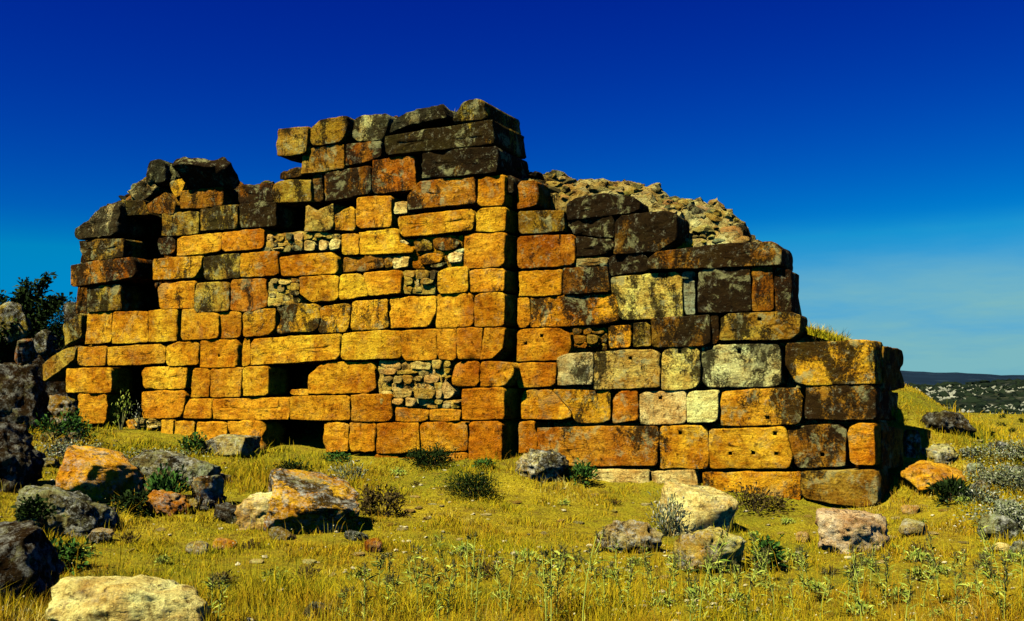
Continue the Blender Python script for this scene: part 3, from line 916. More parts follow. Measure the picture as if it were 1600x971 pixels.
# ------------------------------------------------------------------ fallen blocks and rocks on the slope
ROCKS = []
def rock(name, x0, y0, x1, y1, c, lich, label, cat='rock', boxy=0.0, yaw=0.0, tilt=(0, 0), deep=0.8, sub=4, seed=1, sink=0.22, rough=1.0, group=None, cuts=9, strata=0.0, base=None, depth=None):
    """rock filling the photograph's box x0..x1, y0..y1, standing on the ground seen at its foot"""
    xc = (x0 + x1) / 2
    if depth: g = atd(xc, y1, depth)
    else: g = gp(xc, base if base else y1)
    w = (x1 - x0) / FPX * g[1]; h = (y1 - y0) / FPX * g[1]
    dims = (w / 2, w / 2 * deep, h / 2 * (1 + sink))
    V, F = rock_verts(dims, seed, min(5, sub + 1) if w > .35 else sub, cuts, boxy, rough, strata)
    Rm = np.array((Matrix.Rotation(R(yaw), 3, 'Z') @ Matrix.Rotation(R(tilt[0]), 3, 'X') @ Matrix.Rotation(R(tilt[1]), 3, 'Y')))
    V = V @ Rm.T
    sx = w / (V[:, 0].max() - V[:, 0].min()); V[:, 0] *= sx
    hh = V[:, 2].max() - V[:, 2].min(); V[:, 2] *= h * (1 + sink) / hh
    V[:, 2] -= V[:, 2].min()
    loc = (g[0], g[1] + dims[1] * 0.75, g[2] - h * sink)
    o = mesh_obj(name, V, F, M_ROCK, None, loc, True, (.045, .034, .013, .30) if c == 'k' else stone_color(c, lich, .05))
    ROCKS.append((g[0], loc[1], w / 2, dims[1], depth is None))
    return tag(o, label, cat, group)
rock('boulder', 50, 914, 305, 1012, 'p', 1, 'broad pale yellow boulder lying in the grass at the bottom left', 'boulder', .25, 12, (6, 8), .75, 5, 3, cuts=12)
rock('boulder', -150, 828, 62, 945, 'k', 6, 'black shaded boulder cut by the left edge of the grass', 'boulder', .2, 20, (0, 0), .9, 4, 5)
rock('rock', 14, 762, 166, 842, 'e', 6, 'grey lichened rock with dark right end beside the orange slab', 'rock', .2, 14, (0, 12), .6, 4, 8, rough=1.7)
rock('fallen_block', 66, 700, 206, 792, 'o', 3, 'rusty orange slab tilted into the grass above the grey rock', 'stone block', .6, 24, (22, 14), .8, 4, 12, rough=.9)
rock('rock', 172, 706, 332, 762, 'e', 5, 'long grey lichened rock topped with pale leaves below the dark doorway', 'rock', .35, 6, (0, 4), .6, 4, 14, rough=1.6)
rock('fallen_block', 292, 744, 346, 794, 'b', 6, 'dark reddish block with rounded end beside the green plant', 'stone block', .5, 20, (0, 0), .8, 4, 18)
rock('fallen_block', 222, 768, 296, 808, 'r', 3, 'low red stone in front of the green plant', 'stone block', .3, -10, (0, 10), .7, 4, 20, rough=1.4)
rock('rock', 330, 788, 384, 818, 'k', 5, 'small black rock at the left tip of the pale flat stone', 'rock', .2, 0, (0, 12), .8, 3, 22)
rock('stone_slab', 300, 680, 400, 713, 'w', 5, 'flat grey slab lying close against the wall foot', 'stone slab', .7, -24, (0, 2), .55, 4, 25)
rock('rock', 364, 772, 466, 832, 'p', 3, 'pale flat topped stone left of the big weathered block', 'rock', .2, 10, (14, -6), .9, 4, 28, cuts=12)
rock('fallen_block', 394, 738, 562, 832, 'g', 6, 'big weathered block with orange top and black hollow front', 'stone block', .7, 14, (34, 6), .8, 5, 31, rough=1.2, cuts=6)
rock('rock', 803, 703, 892, 755, 'w', 6, 'grey lichened rock against the foot of the wall right of the inner corner', 'rock', .15, 0, (0, 5), .7, 4, 34, rough=1.6)
rock('fallen_block', 1034, 758, 1152, 838, 'p', 2, 'large pale yellow block resting on another stone before the wall', 'stone block', .75, 20, (12, 9), .7, 5, 38, cuts=5)
rock('fallen_block', 1062, 830, 1172, 897, 's', 4, 'brown and pale broken block lying under the large yellow one', 'stone block', .55, 24, (10, 12), .7, 4, 41, rough=1.3)
rock('rock', 928, 816, 1036, 866, 'w', 5, 'low grey lichened mound of rock in the meadow left of the yellow block', 'rock', .0, 0, (0, 0), .7, 4, 44, rough=1.7)
rock('rock', 1281, 800, 1402, 864, 'p', 3, 'pinkish pale rock with grey ends below the right corner', 'rock', .3, 10, (8, 6), .7, 4, 47, rough=1.3).color = (.74, .55, .27, .3)
rock('fallen_block', 1416, 724, 1517, 772, 'y', 1, 'bright yellow wedge shaped stone right of the wall corner', 'stone block', .3, 8, (14, 10), .8, 4, 50, cuts=11)
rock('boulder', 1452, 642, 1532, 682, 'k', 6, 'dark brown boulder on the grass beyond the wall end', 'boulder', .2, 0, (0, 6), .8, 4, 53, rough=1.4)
rock('rock', 1411, 672, 1440, 716, 'b', 6, 'upright dark stone just behind the wall end', 'rock', .6, 10, (0, 0), .8, 3, 56)
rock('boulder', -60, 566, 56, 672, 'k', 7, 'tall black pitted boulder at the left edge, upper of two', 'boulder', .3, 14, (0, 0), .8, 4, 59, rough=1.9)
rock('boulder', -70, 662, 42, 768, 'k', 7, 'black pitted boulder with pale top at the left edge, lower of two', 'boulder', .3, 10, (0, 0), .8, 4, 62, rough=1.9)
rock('rock', 48, 617, 112, 672, 'l', 5, 'rounded olive grey rock by the lower left end of the wall', 'rock', .0, 0, (0, 0), .8, 4, 65, rough=1.2)
rock('rock', -14, 470, 40, 524, 'l', 6, 'olive lichened rock leaning inside the dark bush', 'rock', .4, 20, (0, -30), .6, 3, 68, depth=20.5)
rock('rock', 50, 514, 84, 548, 'e', 6, 'small grey green rock under the dark bush', 'rock', .2, 0, (0, 0), .8, 3, 71, depth=20.3)
rock('fallen_block', 18, 528, 52, 572, 'r', 5, 'reddish broken block standing in the shade under the bush', 'stone block', .6, 30, (10, 0), .8, 3, 74, depth=20.2)
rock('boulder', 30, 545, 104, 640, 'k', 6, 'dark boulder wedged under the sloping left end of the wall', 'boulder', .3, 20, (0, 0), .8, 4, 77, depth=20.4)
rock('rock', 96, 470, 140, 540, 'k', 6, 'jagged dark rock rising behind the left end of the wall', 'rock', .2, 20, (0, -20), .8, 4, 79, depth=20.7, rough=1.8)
rock('rock', 566, 842, 596, 865, 'r', 1, 'small red stone alone in the grass', 'stone', .1, 0, (0, 0), .9, 3, 80)
rock('rock', 470, 944, 516, 967, 'e', 4, 'small grey stone near the bottom edge left of the thistles', 'stone', .2, 0, (0, 8), .8, 3, 83)
rock('rock', 288, 848, 326, 868, 'w', 5, 'small grey stone beside a smaller yellow one', 'stone', .1, 0, (0, 8), .8, 3, 86)
rock('rock', 330, 842, 368, 861, 'g', 2, 'small yellow stone beside the grey one', 'stone', .1, 0, (0, 8), .8, 3, 89)
rock('rock', 1408, 814, 1457, 838, 'w', 3, 'flat pale stone right of the pinkish rock', 'stone', .2, 0, (0, 10), .8, 3, 92)
rock('rock', 1411, 790, 1442, 804, 'p', 2, 'small pale stone by the foot of the right corner', 'stone', .2, 0, (0, 0), .8, 3, 95)
rock('rock', 1443, 694, 1502, 724, 'w', 5, 'low grey rock in the grass behind the yellow wedge stone', 'rock', .1, 0, (0, 0), .8, 4, 98, rough=1.5)
rock('rock', 1554, 850, 1582, 864, 'p', 1, 'flat white stone at the right edge below the grey shrubs', 'stone', .2, 0, (0, 0), .8, 3, 101)
rock('rock', 1246, 832, 1268, 850, 'p', 2, 'white stone left of the pinkish rock', 'stone', .1, 0, (0, 0), .8, 3, 104)
# broken lichened stones round the left end of the wall and the heaps below it
heap_meshes = []
for k in range(6):
    V, F = rock_verts((.5, .4, .32), 300 + k, 4, 16, .4, 1.8)
    me = mesh_obj('rubble_stone', V, F, M_ROCK).data; bpy.data.objects.remove([o for o in bpy.data.objects if o.data == me][0])
    heap_meshes.append(me)
HEAP = [(rnd.uniform(52, 128), rnd.uniform(655, 700)) for _ in range(12)] + [(rnd.uniform(165, 350), rnd.uniform(745, 812)) for _ in range(16)] + [(rnd.uniform(10, 175), rnd.uniform(800, 852)) for _ in range(12)] + [(rnd.uniform(40, 190), rnd.uniform(700, 735)) for _ in range(8)] + [(rnd.uniform(395, 575), rnd.uniform(815, 846)) for _ in range(7)]
for px, py in HEAP:
    q = gp(px, py); sc = rnd.uniform(.14, .34)
    o = link('rubble_stone', rnd.choice(heap_meshes), None, (q[0], q[1], q[2] + .02), stone_color(rnd.choice('eewlsk'), rnd.randint(4, 7), .2))
    o.scale = (sc, sc, sc * rnd.uniform(.7, 1.1)); o.rotation_euler = (rnd.uniform(-.4, .4), rnd.uniform(-.4, .4), rnd.uniform(0, 6.28))
    tag(o, 'broken grey lichened stone among the fallen rocks left of centre', 'stone', 'broken stones among the fallen rocks')
# little pale stones that nothing tells apart
small = slope_meshes
for k, (px, py) in enumerate(((808, 786), (876, 816), (905, 819), (627, 829), (485, 880), (640, 800), (560, 868), (205, 862), (110, 905), (1220, 835), (1395, 842), (1500, 742), (1440, 770), (690, 792), (760, 806), (1262, 808), (1530, 690),
                              (1480, 780), (1520, 820), (1545, 860), (340, 900), (930, 775), (850, 835), (720, 845), (1040, 905), (445, 840), (1460, 835), (1375, 880), (655, 795), (668, 812), (632, 806), (700, 822), (612, 822), (690, 775), (648, 778), (676, 790), (1415, 800), (1400, 812), (1440, 792), (1475, 800), (390, 735), (350, 725), (560, 735), (180, 690), (140, 690), (1300, 800), (1225, 815), (1505, 850), (520, 900), (400, 880), (250, 830), (960, 800), (1010, 790))):
    q = gp(px, py)
    o = link('small_stone', rnd.choice(small), None, (q[0], q[1], q[2] + .01), stone_color(rnd.choice('ppws'), 1, .1))
    s = rnd.uniform(.03, .055); o.scale = (s * 1.5, s, s * .7); o.rotation_euler = (0, 0, rnd.uniform(0, 6))
    tag(o, 'small pale stone lying loose in the meadow grass', 'stone', 'small pale stones in the grass')

# ------------------------------------------------------------------ plants
def leaves(pts, dirs, ln, wd, r, droop=0.3):
    """leaf faces: a folded pair of quads each"""
    n = len(pts)
    d = dirs / np.maximum(1e-6, np.linalg.norm(dirs, axis=1, keepdims=True))
    side = np.cross(d, np.array([0, 0, 1.0]) + r.normal(0, .4, (n, 3)))
    side /= np.maximum(1e-6, np.linalg.norm(side, axis=1, keepdims=True))
    L_ = (ln * r.uniform(.6, 1.3, n))[:, None]; W_ = (wd * r.uniform(.7, 1.3, n))[:, None]
    mid = pts + d * L_ * .5 ; tip = pts + d * L_ - np.array([0, 0, 1.0]) * L_ * droop
    V = np.stack([pts, mid + side * W_ * .5, tip, mid - side * W_ * .5], 1).reshape(-1, 3)
    F = np.arange(4 * n).reshape(n, 4)
    return V, F
def tubes(paths, k=5):
    V, F = [], []
    for path in paths:
        path = [(np.array(p, float), r) for p, r in path]
        base = len(V)
        for i, (p, r) in enumerate(path):
            t = path[min(i + 1, len(path) - 1)][0] - path[max(i - 1, 0)][0]
            t /= max(1e-6, np.linalg.norm(t))
            a = np.cross(t, [1, 0, 0.3]); a /= max(1e-6, np.linalg.norm(a)); b = np.cross(t, a)
            for j in range(k):
                an = 2 * math.pi * j / k
                V.append(p + (a * math.cos(an) + b * math.sin(an)) * r)
        for i in range(len(path) - 1):
            for j in range(k):
                F.append((base + i * k + j, base + i * k + (j + 1) % k, base + (i + 1) * k + (j + 1) % k, base + (i + 1) * k + j))
    return np.array(V), np.array(F)
def bush_meshes(seed, w, h, nleaf, ln, wd, up=0.6, clump=14):
    """stems and a ragged crown of leaf clumps for a shrub w wide and h high"""
    r = np.random.default_rng(seed)
    cl = []
    for k in range(clump):
        a = r.uniform(0, 2 * math.pi); rr = math.sqrt(r.uniform(0, 1)) * .42 * w
        z = h * (0.25 + 0.6 * r.uniform(0, 1) * (1 - (rr / (.5 * w)) ** 2 * .7))
        cl.append((rr * math.cos(a), rr * math.sin(a), z))
    cl = np.array(cl)
    which = r.integers(0, clump, nleaf)
    sp_ = np.array([w * .13, w * .13, h * .17])
    pts = cl[which] + r.normal(0, 1, (nleaf, 3)) * sp_
    pts[:, 2] = np.maximum(pts[:, 2], .01)
    dirs = pts - np.array([0, 0, h * .1]); dirs /= np.linalg.norm(dirs, axis=1, keepdims=True)
    dirs = dirs + r.normal(0, .55, (nleaf, 3)) + np.array([0, 0, up])
    V, F = leaves(pts, dirs, ln, wd, r)
    paths = []
    for c in cl:
        m = c * .5 + r.normal(0, .03, 3) * w
        paths.append([((0, 0, -.05), .012 * (h + .2)), (m, .009 * (h + .2)), (c, .004 * (h + .2))])
    SV, SF = tubes(paths)
    return V, F, SV, SF
def bush(name, px, py, wpx, hpx, mat, label, cat='shrub', nleaf=700, ln=.07, wd=.025, up=.5, seed=1, group=None, clump=14, depth=None, q=None):
    q = gp(px, py) if q is None else q
    if depth: q = atd(px, py, depth)
    w, h = wpx / FPX * q[1], hpx / FPX * q[1]
    V, F, SV, SF = bush_meshes(seed, w, h, nleaf, ln, wd, up, clump)
    e = empty(name, (q[0], q[1] + .02, q[2] - .02))
    tag(e, label, cat, group)
    tag(mesh_obj('foliage', V, F, mat, e, smooth_shade=False), kind='stuff')
    mesh_obj('stem', SV, SF, M_STEM if mat not in (M_DARKLEAF, M_BROWNLEAF) else M_BARK, e)
    return e
bush('shrub', 678, 730, 68, 34, M_DARKLEAF, 'dark green rounded shrub against the wall foot left of the inner corner', nleaf=1500, seed=2, ln=.06, clump=20)
bush('shrub', 736, 778, 84, 40, M_DARKLEAF, 'near black spiky shrub standing out in the meadow before the inner corner', nleaf=2200, seed=3, ln=.07, wd=.014, clump=24)
bush('shrub', 597, 808, 60, 44, M_BROWNLEAF, 'brown green weedy shrub right of the big weathered block', nleaf=700, seed=4)
bush('shrub', 457, 744, 52, 26, M_DARKLEAF, 'dark low shrub behind the big weathered block', nleaf=700, seed=5)
bush('plant', 909, 758, 38, 34, M_GREENLEAF, 'small bright green plant at the right side of the grey rock by the wall', 'plant', 350, .09, .03, seed=6)
bush('plant', 1488, 785, 52, 32, M_DARKLEAF, 'dark leafy plant in front of the yellow wedge stone', 'plant', 380, .14, .03, .9, seed=7)
bush('plant', 262, 790, 52, 56, M_GREENLEAF, 'upright green plant growing against the long grey rock', 'plant', 480, .12, .035, .9, seed=8)
bush('plant', 205, 800, 52, 34, M_DARKLEAF, 'dark green plant in the shade of the orange slab', 'plant', 400, .12, .03, .4, seed=9)
bush('plant', 100, 690, 76, 44, M_GREENLEAF, 'green weedy plant below the rounded olive rock', 'plant', 600, .1, .03, seed=10)
bush('plant', 300, 710, 46, 28, M_GREENLEAF, 'short green plant beside the flat grey slab', 'plant', 380, .1, .03, .9, seed=11)
bush('shrub', 1178, 800, 96, 40, M_BROWNLEAF, 'dry dark brown shrub before the lowest orange block', nleaf=700, seed=12)
bush('plant', 1196, 888, 44, 42, M_GREENLEAF, 'green plant at the right side of the brown broken block', 'plant', 380, .1, .03, seed=13)
bush('plant', 92, 885, 96, 42, M_GREENLEAF, 'low green plant right of the black shaded boulder', 'plant', 520, .08, .03, .3, seed=14)
bush('shrub', 285, 985, 70, 42, M_DARKLEAF, 'dark shrub at the right end of the pale foreground boulder', nleaf=600, seed=15, ln=.05)
bush('plant', 526, 722, 40, 16, M_GREENLEAF, 'low green plant at the wall foot right of the dark opening', 'plant', 250, .07, .03, seed=16)
bush('plant', 757, 734, 26, 18, M_GREENLEAF, 'tiny green plant at the foot of the corner pilaster', 'plant', 200, .07, .03, seed=17)
bush('shrub', 1042, 840, 44, 72, M_GREYLEAF, 'grey dry weed leaning on the left side of the yellow block', nleaf=500, seed=18, ln=.09, wd=.014, up=1.2)
bush('plant', 545, 752, 52, 30, M_GREYLEAF, 'grey green weed between the weathered block and the wall', 'plant', 260, .1, .016, 1.0, seed=19)
bush('shrub', 110, 716, 90, 34, M_GREYLEAF, 'pale grey leaved shrub above the rusty orange slab', nleaf=900, seed=20, ln=.05, wd=.03)
bush('shrub', 240, 728, 130, 26, M_GREYLEAF, 'pale grey leaved creeper along the top of the long grey rock', nleaf=1100, seed=21, ln=.04, wd=.03)
bush('shrub', 8, 850, 60, 30, M_DARKLEAF, 'dark shrub on top of the black shaded boulder', nleaf=500, seed=22, ln=.05, q=gp(8, 945) + np.array([0, .5, .55]))
bush('plant', 188, 672, 26, 66, M_THISTLE, 'tall thin weed standing in front of the dark doorway opening', 'plant', 120, .1, .02, 1.2, seed=23, clump=5)
bush('plant', 214, 672, 28, 44, M_GREYLEAF, 'dry branching weed in the dark doorway opening', 'plant', 70, .08, .015, 1.2, seed=24, clump=5)
for k, (px, py, w, h, lb) in enumerate(((1540, 718, 84, 20, 'grey scrub just below the dark brown boulder'), (1592, 716, 70, 24, 'highest grey scrub clump at the right edge'), (1556, 762, 74, 34, 'grey scrub beside the tip of the yellow wedge stone'),
                                    (1598, 770, 80, 40, 'grey scrub cut by the right edge, upper clump'), (1524, 786, 48, 22, 'small grey scrub right of the dark leafy plant'), (1568, 832, 92, 46, 'biggest grey scrub mound above the flat white stone'), (1612, 842, 80, 54, 'grey scrub cut by the right edge, lower clump'))):
    bush('grey_shrub', px, py, w * 1.15, h * 1.15, M_GREYLEAF, lb, 'shrub', 1400, .038, .022, .4, seed=30 + k, group='grey scrub along the right edge', clump=24)
for k, (x0, y0, x1, y1, lb) in enumerate(((1512, 722, 1548, 742, 'grey lichened rock among the scrub right of the yellow wedge stone'), (1572, 728, 1612, 752, 'grey lichened rock in the scrub near the right edge, upper one'), (1520, 752, 1550, 772, 'small grey rock at the edge of the scrub'),
                                      (1560, 782, 1606, 812, 'grey lichened rock in the scrub near the right edge, lower one'), (1500, 700, 1530, 714, 'low grey rock below the dark brown boulder'), (1540, 806, 1600, 846, 'big grey lichened rock sunk in the lowest scrub at the right edge'), (1548, 690, 1590, 712, 'grey lichened rock at the top of the scrub by the right edge'), (1536, 738, 1574, 760, 'grey lichened rock in the middle of the scrub'), (1584, 846, 1630, 872, 'grey rock cut by the right edge below the scrub'))):
    rock('rock', x0, y0, x1, y1, 'e', 5, lb, 'rock', .15, 0, (0, 0), .8, 4, 130 + k, rough=1.5)
for k, (px, py) in enumerate(((1566, 654), (1566, 666), (1580, 676), (1594, 660), (1548, 681))):
    bush('small_bush', px, py, 9, 7, M_DARKLEAF, 'tiny dark bush dotted on the far meadow', 'shrub', 80, .06, .03, seed=50 + k, group='tiny bushes on the far meadow', clump=6)

# the dark bushy tree at the left edge: trunk, limbs, leafy twigs
def fig_tree(px, py, depth, hpx, wpx, seed, label):
    q = atd(px, py, depth); r = np.random.default_rng(seed)
    q[2] = gz(q[0], q[1])
    top = atd(px, py - hpx, depth)[2] - q[2]; w = wpx / FPX * depth
    e = empty('dark_tree', (q[0], q[1], q[2] - .05)); tag(e, label, 'tree')
    tp = [[((0, 0, 0), .11), ((.03, .02, top * .25), .09), ((-.02, 0, top * .45), .07)]]
    lim, pts, dirs = [], [], []
    for k in range(38):
        a = r.uniform(0, 2 * math.pi); reach = w * .5 * r.uniform(.35, 1.0)
        z1 = top * r.uniform(.35, .98) * (1 - .35 * (reach / (w * .5)) ** 2)
        st = np.array([0, 0, top * r.uniform(.2, .45)]); en = np.array([reach * math.cos(a), reach * math.sin(a), z1])
        md = (st + en) / 2 + np.array([0, 0, .12 * w]) * r.uniform(-.2, .6)
        lim.append([(st, .035), (md, .022), (en, .008)])
        for t in np.linspace(.2, 1, 95):
            b = (1 - t) ** 2 * st + 2 * t * (1 - t) * md + t * t * en
            for j in range(4):
                pts.append(b + r.normal(0, .07, 3)); dirs.append((en - st) / np.linalg.norm(en - st) + r.normal(0, .7, 3))
    V, F = tubes(tp, 8); trunk = mesh_obj('trunk', V, F, M_BARK, e)
    for l_ in lim:
        V, F = tubes([l_]); mesh_obj('limb', V, F, M_BARK, trunk)
    V, F = leaves(np.array(pts), np.array(dirs), .17, .07, r); tag(mesh_obj('crown', V, F, M_DARKLEAF, e, smooth_shade=False), kind='stuff')
fig_tree(26, 570, 21.5, 156, 185, 5, 'dark leafy tree behind the boulders at the left edge')
bush('shrub', 112, 520, 70, 50, M_DARKLEAF, 'dark scrubby bush clinging behind the left end of the wall', nleaf=1500, seed=61, depth=21.0)
bush('shrub', 85, 560, 80, 60, M_DARKLEAF, 'dark low bush between the tree and the wall end', nleaf=2200, seed=62, depth=21.0)

# low weeds dotted over the meadow: two kinds, then copies
WEEDS = ((560, 905, 0), (430, 905, 0), (250, 880, 0), (345, 915, 1), (720, 870, 0), (820, 880, 0), (900, 880, 1), (1000, 885, 0), (1230, 880, 0), (1300, 900, 1), (1430, 880, 0), (1480, 900, 0), (1540, 890, 1), (1590, 880, 0), (620, 780, 1), (650, 760, 1), (575, 770, 1),
         (520, 815, 0), (880, 790, 0), (960, 790, 1), (1180, 840, 0), (1230, 820, 0), (1330, 790, 1), (1440, 820, 0), (1400, 865, 0), (480, 905, 1), (130, 870, 0), (200, 850, 1), (420, 735, 0), (560, 748, 0), (620, 745, 0), (1510, 790, 0), (1440, 870, 1), (1120, 920, 0), (900, 935, 0), (960, 905, 0), (1030, 950, 0), (1090, 940, 0), (1150, 940, 0), (1210, 925, 0), (1280, 930, 0), (1340, 965, 0), (1400, 935, 0), (1460, 965, 0), (1520, 930, 0), (1570, 960, 0), (660, 930, 0), (720, 925, 0), (780, 940, 0), (840, 950, 0), (600, 955, 0), (1180, 975, 0), (1440, 905, 0), (1350, 885, 0), (760, 905, 1), (1050, 880, 0), (390, 860, 1), (1380, 760, 0))
wp = [bush('weed', *WEEDS[0][:2], 34, 16, M_THISTLE, 'x', 'weed', 130, .06, .014, .7, seed=71, clump=7), bush('weed', *WEEDS[3][:2], 34, 20, M_BROWNLEAF, 'x', 'weed', 120, .06, .012, .9, seed=72, clump=7)]
first = [True, True]
for px, py, k in WEEDS:
    o = wp[k] if first[k] else copy_tree(wp[k]); first[k] = False
    q = gp(px, py); sc = rnd.uniform(.7, 1.25)
    o.location = (q[0], q[1], q[2] - .01); o.scale = (sc, sc, sc); o.rotation_euler = (0, 0, rnd.uniform(0, 6.28))
    tag(o, ('low pale green weed growing in the meadow grass', 'low dry brown weed growing in the meadow grass')[k], 'weed', ('green weeds in the meadow', 'brown weeds in the meadow')[k])

# thistles of the foreground: three kinds of growth, then copies
def thistle(seed, h):
    r = np.random.default_rng(seed)
    e = empty('thistle', (0, 0, 0))
    paths, heads = [], []
    for s in range(r.integers(1, 3)):
        lean = r.normal(0, .12, 2); b = np.array([r.normal(0, .03), r.normal(0, .03), 0])
        hh = h * r.uniform(.75, 1.0)
        p = [(b + np.array([lean[0] * t * t * hh, lean[1] * t * t * hh, hh * t]), .0042 * (1 - .5 * t)) for t in (-.03, .25, .5, .75, 1)]
        paths.append(p); heads.append(p[-1][0])
        for k in range(r.integers(2, 5)):
            t = r.uniform(.45, .85); o = p[0][0] + (p[-1][0] - p[0][0]) * t
            a = r.uniform(0, 6.28); d = np.array([math.cos(a) * .35, math.sin(a) * .35, .8]) * hh * r.uniform(.15, .32)
            paths.append([(o, .003), (o + d * .5 + np.array([d[0], d[1], 0]) * .12, .0026), (o + d, .002)]); heads.append(o + d)
    V, F = tubes(paths, 5); stem = mesh_obj('stem', V, F, M_THISTLE, e)
    pts, dirs = [], []
    for p in paths[:]:
        a0, a1 = p[0][0], p[-1][0]
        for k in range(20 if len(p) > 3 else 4):
            t = r.uniform(.02, .9) ** 1.3; o = a0 + (a1 - a0) * t; an = r.uniform(0, 6.28)
            pts.append(o); dirs.append((math.cos(an), math.sin(an), r.uniform(.2, 1.0)))
    V, F = leaves(np.array(pts), np.array(dirs), .07, .011, r, .15); tag(mesh_obj('foliage', V, F, M_THISTLE, e, smooth_shade=False), kind='stuff')
    for hd in heads:
        V, F = ICO[1]; V = V * np.array([.008, .008, .012]) * (1 + .25 * noise3(V * 3 + seed, seed))[:, None]
        # spiky bracts
        P = V * .9; D = V / np.linalg.norm(V, axis=1, keepdims=True); SV, SF = leaves(P, D + np.array([0, 0, .3]), .02, .006, r, 0)
        VV = np.vstack([V, SV]); FF = [tuple(int(i) for i in f) for f in F] + [tuple(int(i) + len(V) for i in f) for f in SF]
        mesh_obj('flower_head', VV, FF, M_HEAD, stem, hd, False)
    return e
protos = [thistle(100 + k, hh) for k, hh in enumerate((.42, .50, .36, .55, .30))]
spots = [(665, 962, 3), (725, 952, 3), (620, 968, 4), (640, 940, 2), (690, 905, 2), (745, 985, 1), (780, 960, 0), (820, 940, 2), (868, 968, 0), (872, 915, 4), (895, 940, 2), (915, 990, 1), (945, 950, 4), (962, 920, 2), (985, 962, 0), (1012, 930, 2),
         (1022, 975, 1), (1048, 940, 0), (1080, 960, 2), (1100, 985, 1), (1130, 955, 4), (1152, 975, 0), (1178, 945, 2), (1205, 960, 1), (1238, 985, 2), (1262, 950, 0), (1290, 970, 2), (1325, 955, 4), (1362, 940, 1), (1392, 955, 0), (1420, 985, 2), (1452, 950, 2),
         (1482, 945, 3), (1500, 925, 0), (1530, 965, 2), (1562, 945, 1), (1580, 980, 0), (1598, 935, 2), (1345, 990, 1), (1190, 915, 4), (570, 985, 2), (535, 975, 4), (330, 975, 4), (855, 990, 3), (1065, 1000, 3), (1500, 995, 3), (1350, 915, 4), (1545, 905, 4), (700, 985, 0), (590, 940, 4)]
used = [False] * 5
for px, py, k in spots:
    o = protos[k] if not used[k] else copy_tree(protos[k])
    used[k] = True
    q = gp(px, py); s = rnd.uniform(.85, 1.35)
    o.location = (q[0], q[1], q[2] - .01); o.rotation_euler = (0, 0, rnd.uniform(0, 6.28)); o.scale = (s, s, s)
    tag(o, 'thin spiny thistle stem rising from the foreground grass', 'thistle', 'thistles in the foreground grass')

# ------------------------------------------------------------------ grass, flowers, far scrub
def blades(x, y, z, h, w, r, lean=.7):
    n = len(x)
    B = np.stack([x, y, z], 1); a = r.uniform(0, 2 * math.pi, n)
    sd = np.stack([np.cos(a), np.sin(a), 0 * a], 1) * w[:, None]
    b = r.uniform(0, 2 * math.pi, n); l = np.abs(r.normal(0, lean, n)) * h
    ld = np.stack([np.cos(b) * l, np.sin(b) * l, 0 * b], 1)
    up = np.stack([0 * h, 0 * h, h], 1)
    V = np.stack([B - sd, B + sd, B + up * .6 + ld * .4 + sd * .7, B + up * .6 + ld * .4 - sd * .7, B + up * .95 + ld], 1).reshape(-1, 3)
    k = np.arange(n) * 5
    F = np.concatenate([np.stack([k, k + 1, k + 2], 1), np.stack([k, k + 2, k + 3], 1), np.stack([k + 3, k + 2, k + 4], 1)])
    return V, F
r = np.random.default_rng(11)
n = 700000
inv = np.where(r.uniform(0, 1, n) < .62, r.uniform(1 / 34.0, 1 / 5.2, n), r.uniform(1 / 19.0, 1 / 9.5, n))
y = 1 / inv
x = r.uniform(-.62, .62, n) * (y + 1.2)
z = ground_z(x, y)
rel = np.stack([x - P0[0], y - P0[1]], 1)
s_, f_ = rel @ WU[:2], rel @ WN[:2]
sr = float(np.dot(CORNER - P0, WU))
inside = (f_ < np.where(s_ > 0, -STEP, 0) + .01) & (f_ > -2.4) & (s_ < sr + .15) & (s_ > -10.2)
bare = fbm(np.stack([x * .9, y * .9, 0 * x], 1), 21, 3)
keep = ~inside & (r.uniform(-1.3, .45, n) < bare * 1.1 + .45 + .4 * smooth(11, 14, y))
x, y, z, bare = x[keep], y[keep], z[keep], bare[keep]
tall = smooth(9.2, 6.4, y) * 1.1 + .75
tuft = smooth(-.25, .75, fbm(np.stack([x * 2.6, y * 2.6, 0 * x + 8], 1), 41, 2))
patch = (.55 + 1.5 * tuft) * np.clip(.75 + .55 * fbm(np.stack([x * .55, y * .55, 0 * x + 4], 1), 31, 3), .3, 1.7)
h = r.gamma(2.2, .0165, len(x)) * tall * patch * (1 + .7 * smooth(11.5, 14.5, y))
h = np.clip(h, .012, .26)
w = np.maximum(.0016, .00027 * y) * r.uniform(.7, 1.5, len(x))
V, F = blades(x, y, z - .01, h, w, r)
tag(mesh_obj('grass', V, F, M_GRASS, smooth_shade=False), 'dry golden meadow grass covering the slope', 'grass', kind='stuff')
# grass crowding round the feet of the rocks
gx, gy = [], []
for cx, cy_, ra, rb, ok in ROCKS:
    if not ok: continue
    m = int(150 * (ra + rb) / .5); an = r.uniform(0, 2 * math.pi, m); f = r.uniform(.82, 1.25, m)
    gx.append(cx + np.cos(an) * ra * f); gy.append(cy_ + np.sin(an) * rb * f)
x, y = np.concatenate(gx), np.concatenate(gy)
V, F = blades(x, y, ground_z(x, y) - .01, np.clip(r.gamma(3, .035, len(x)), .03, .25), np.maximum(.002, .0003 * y), r, .5)
tag(mesh_obj('rock_grass', V, F, M_GRASS, smooth_shade=False), 'longer grass crowding round the feet of the rocks', 'grass', kind='stuff')
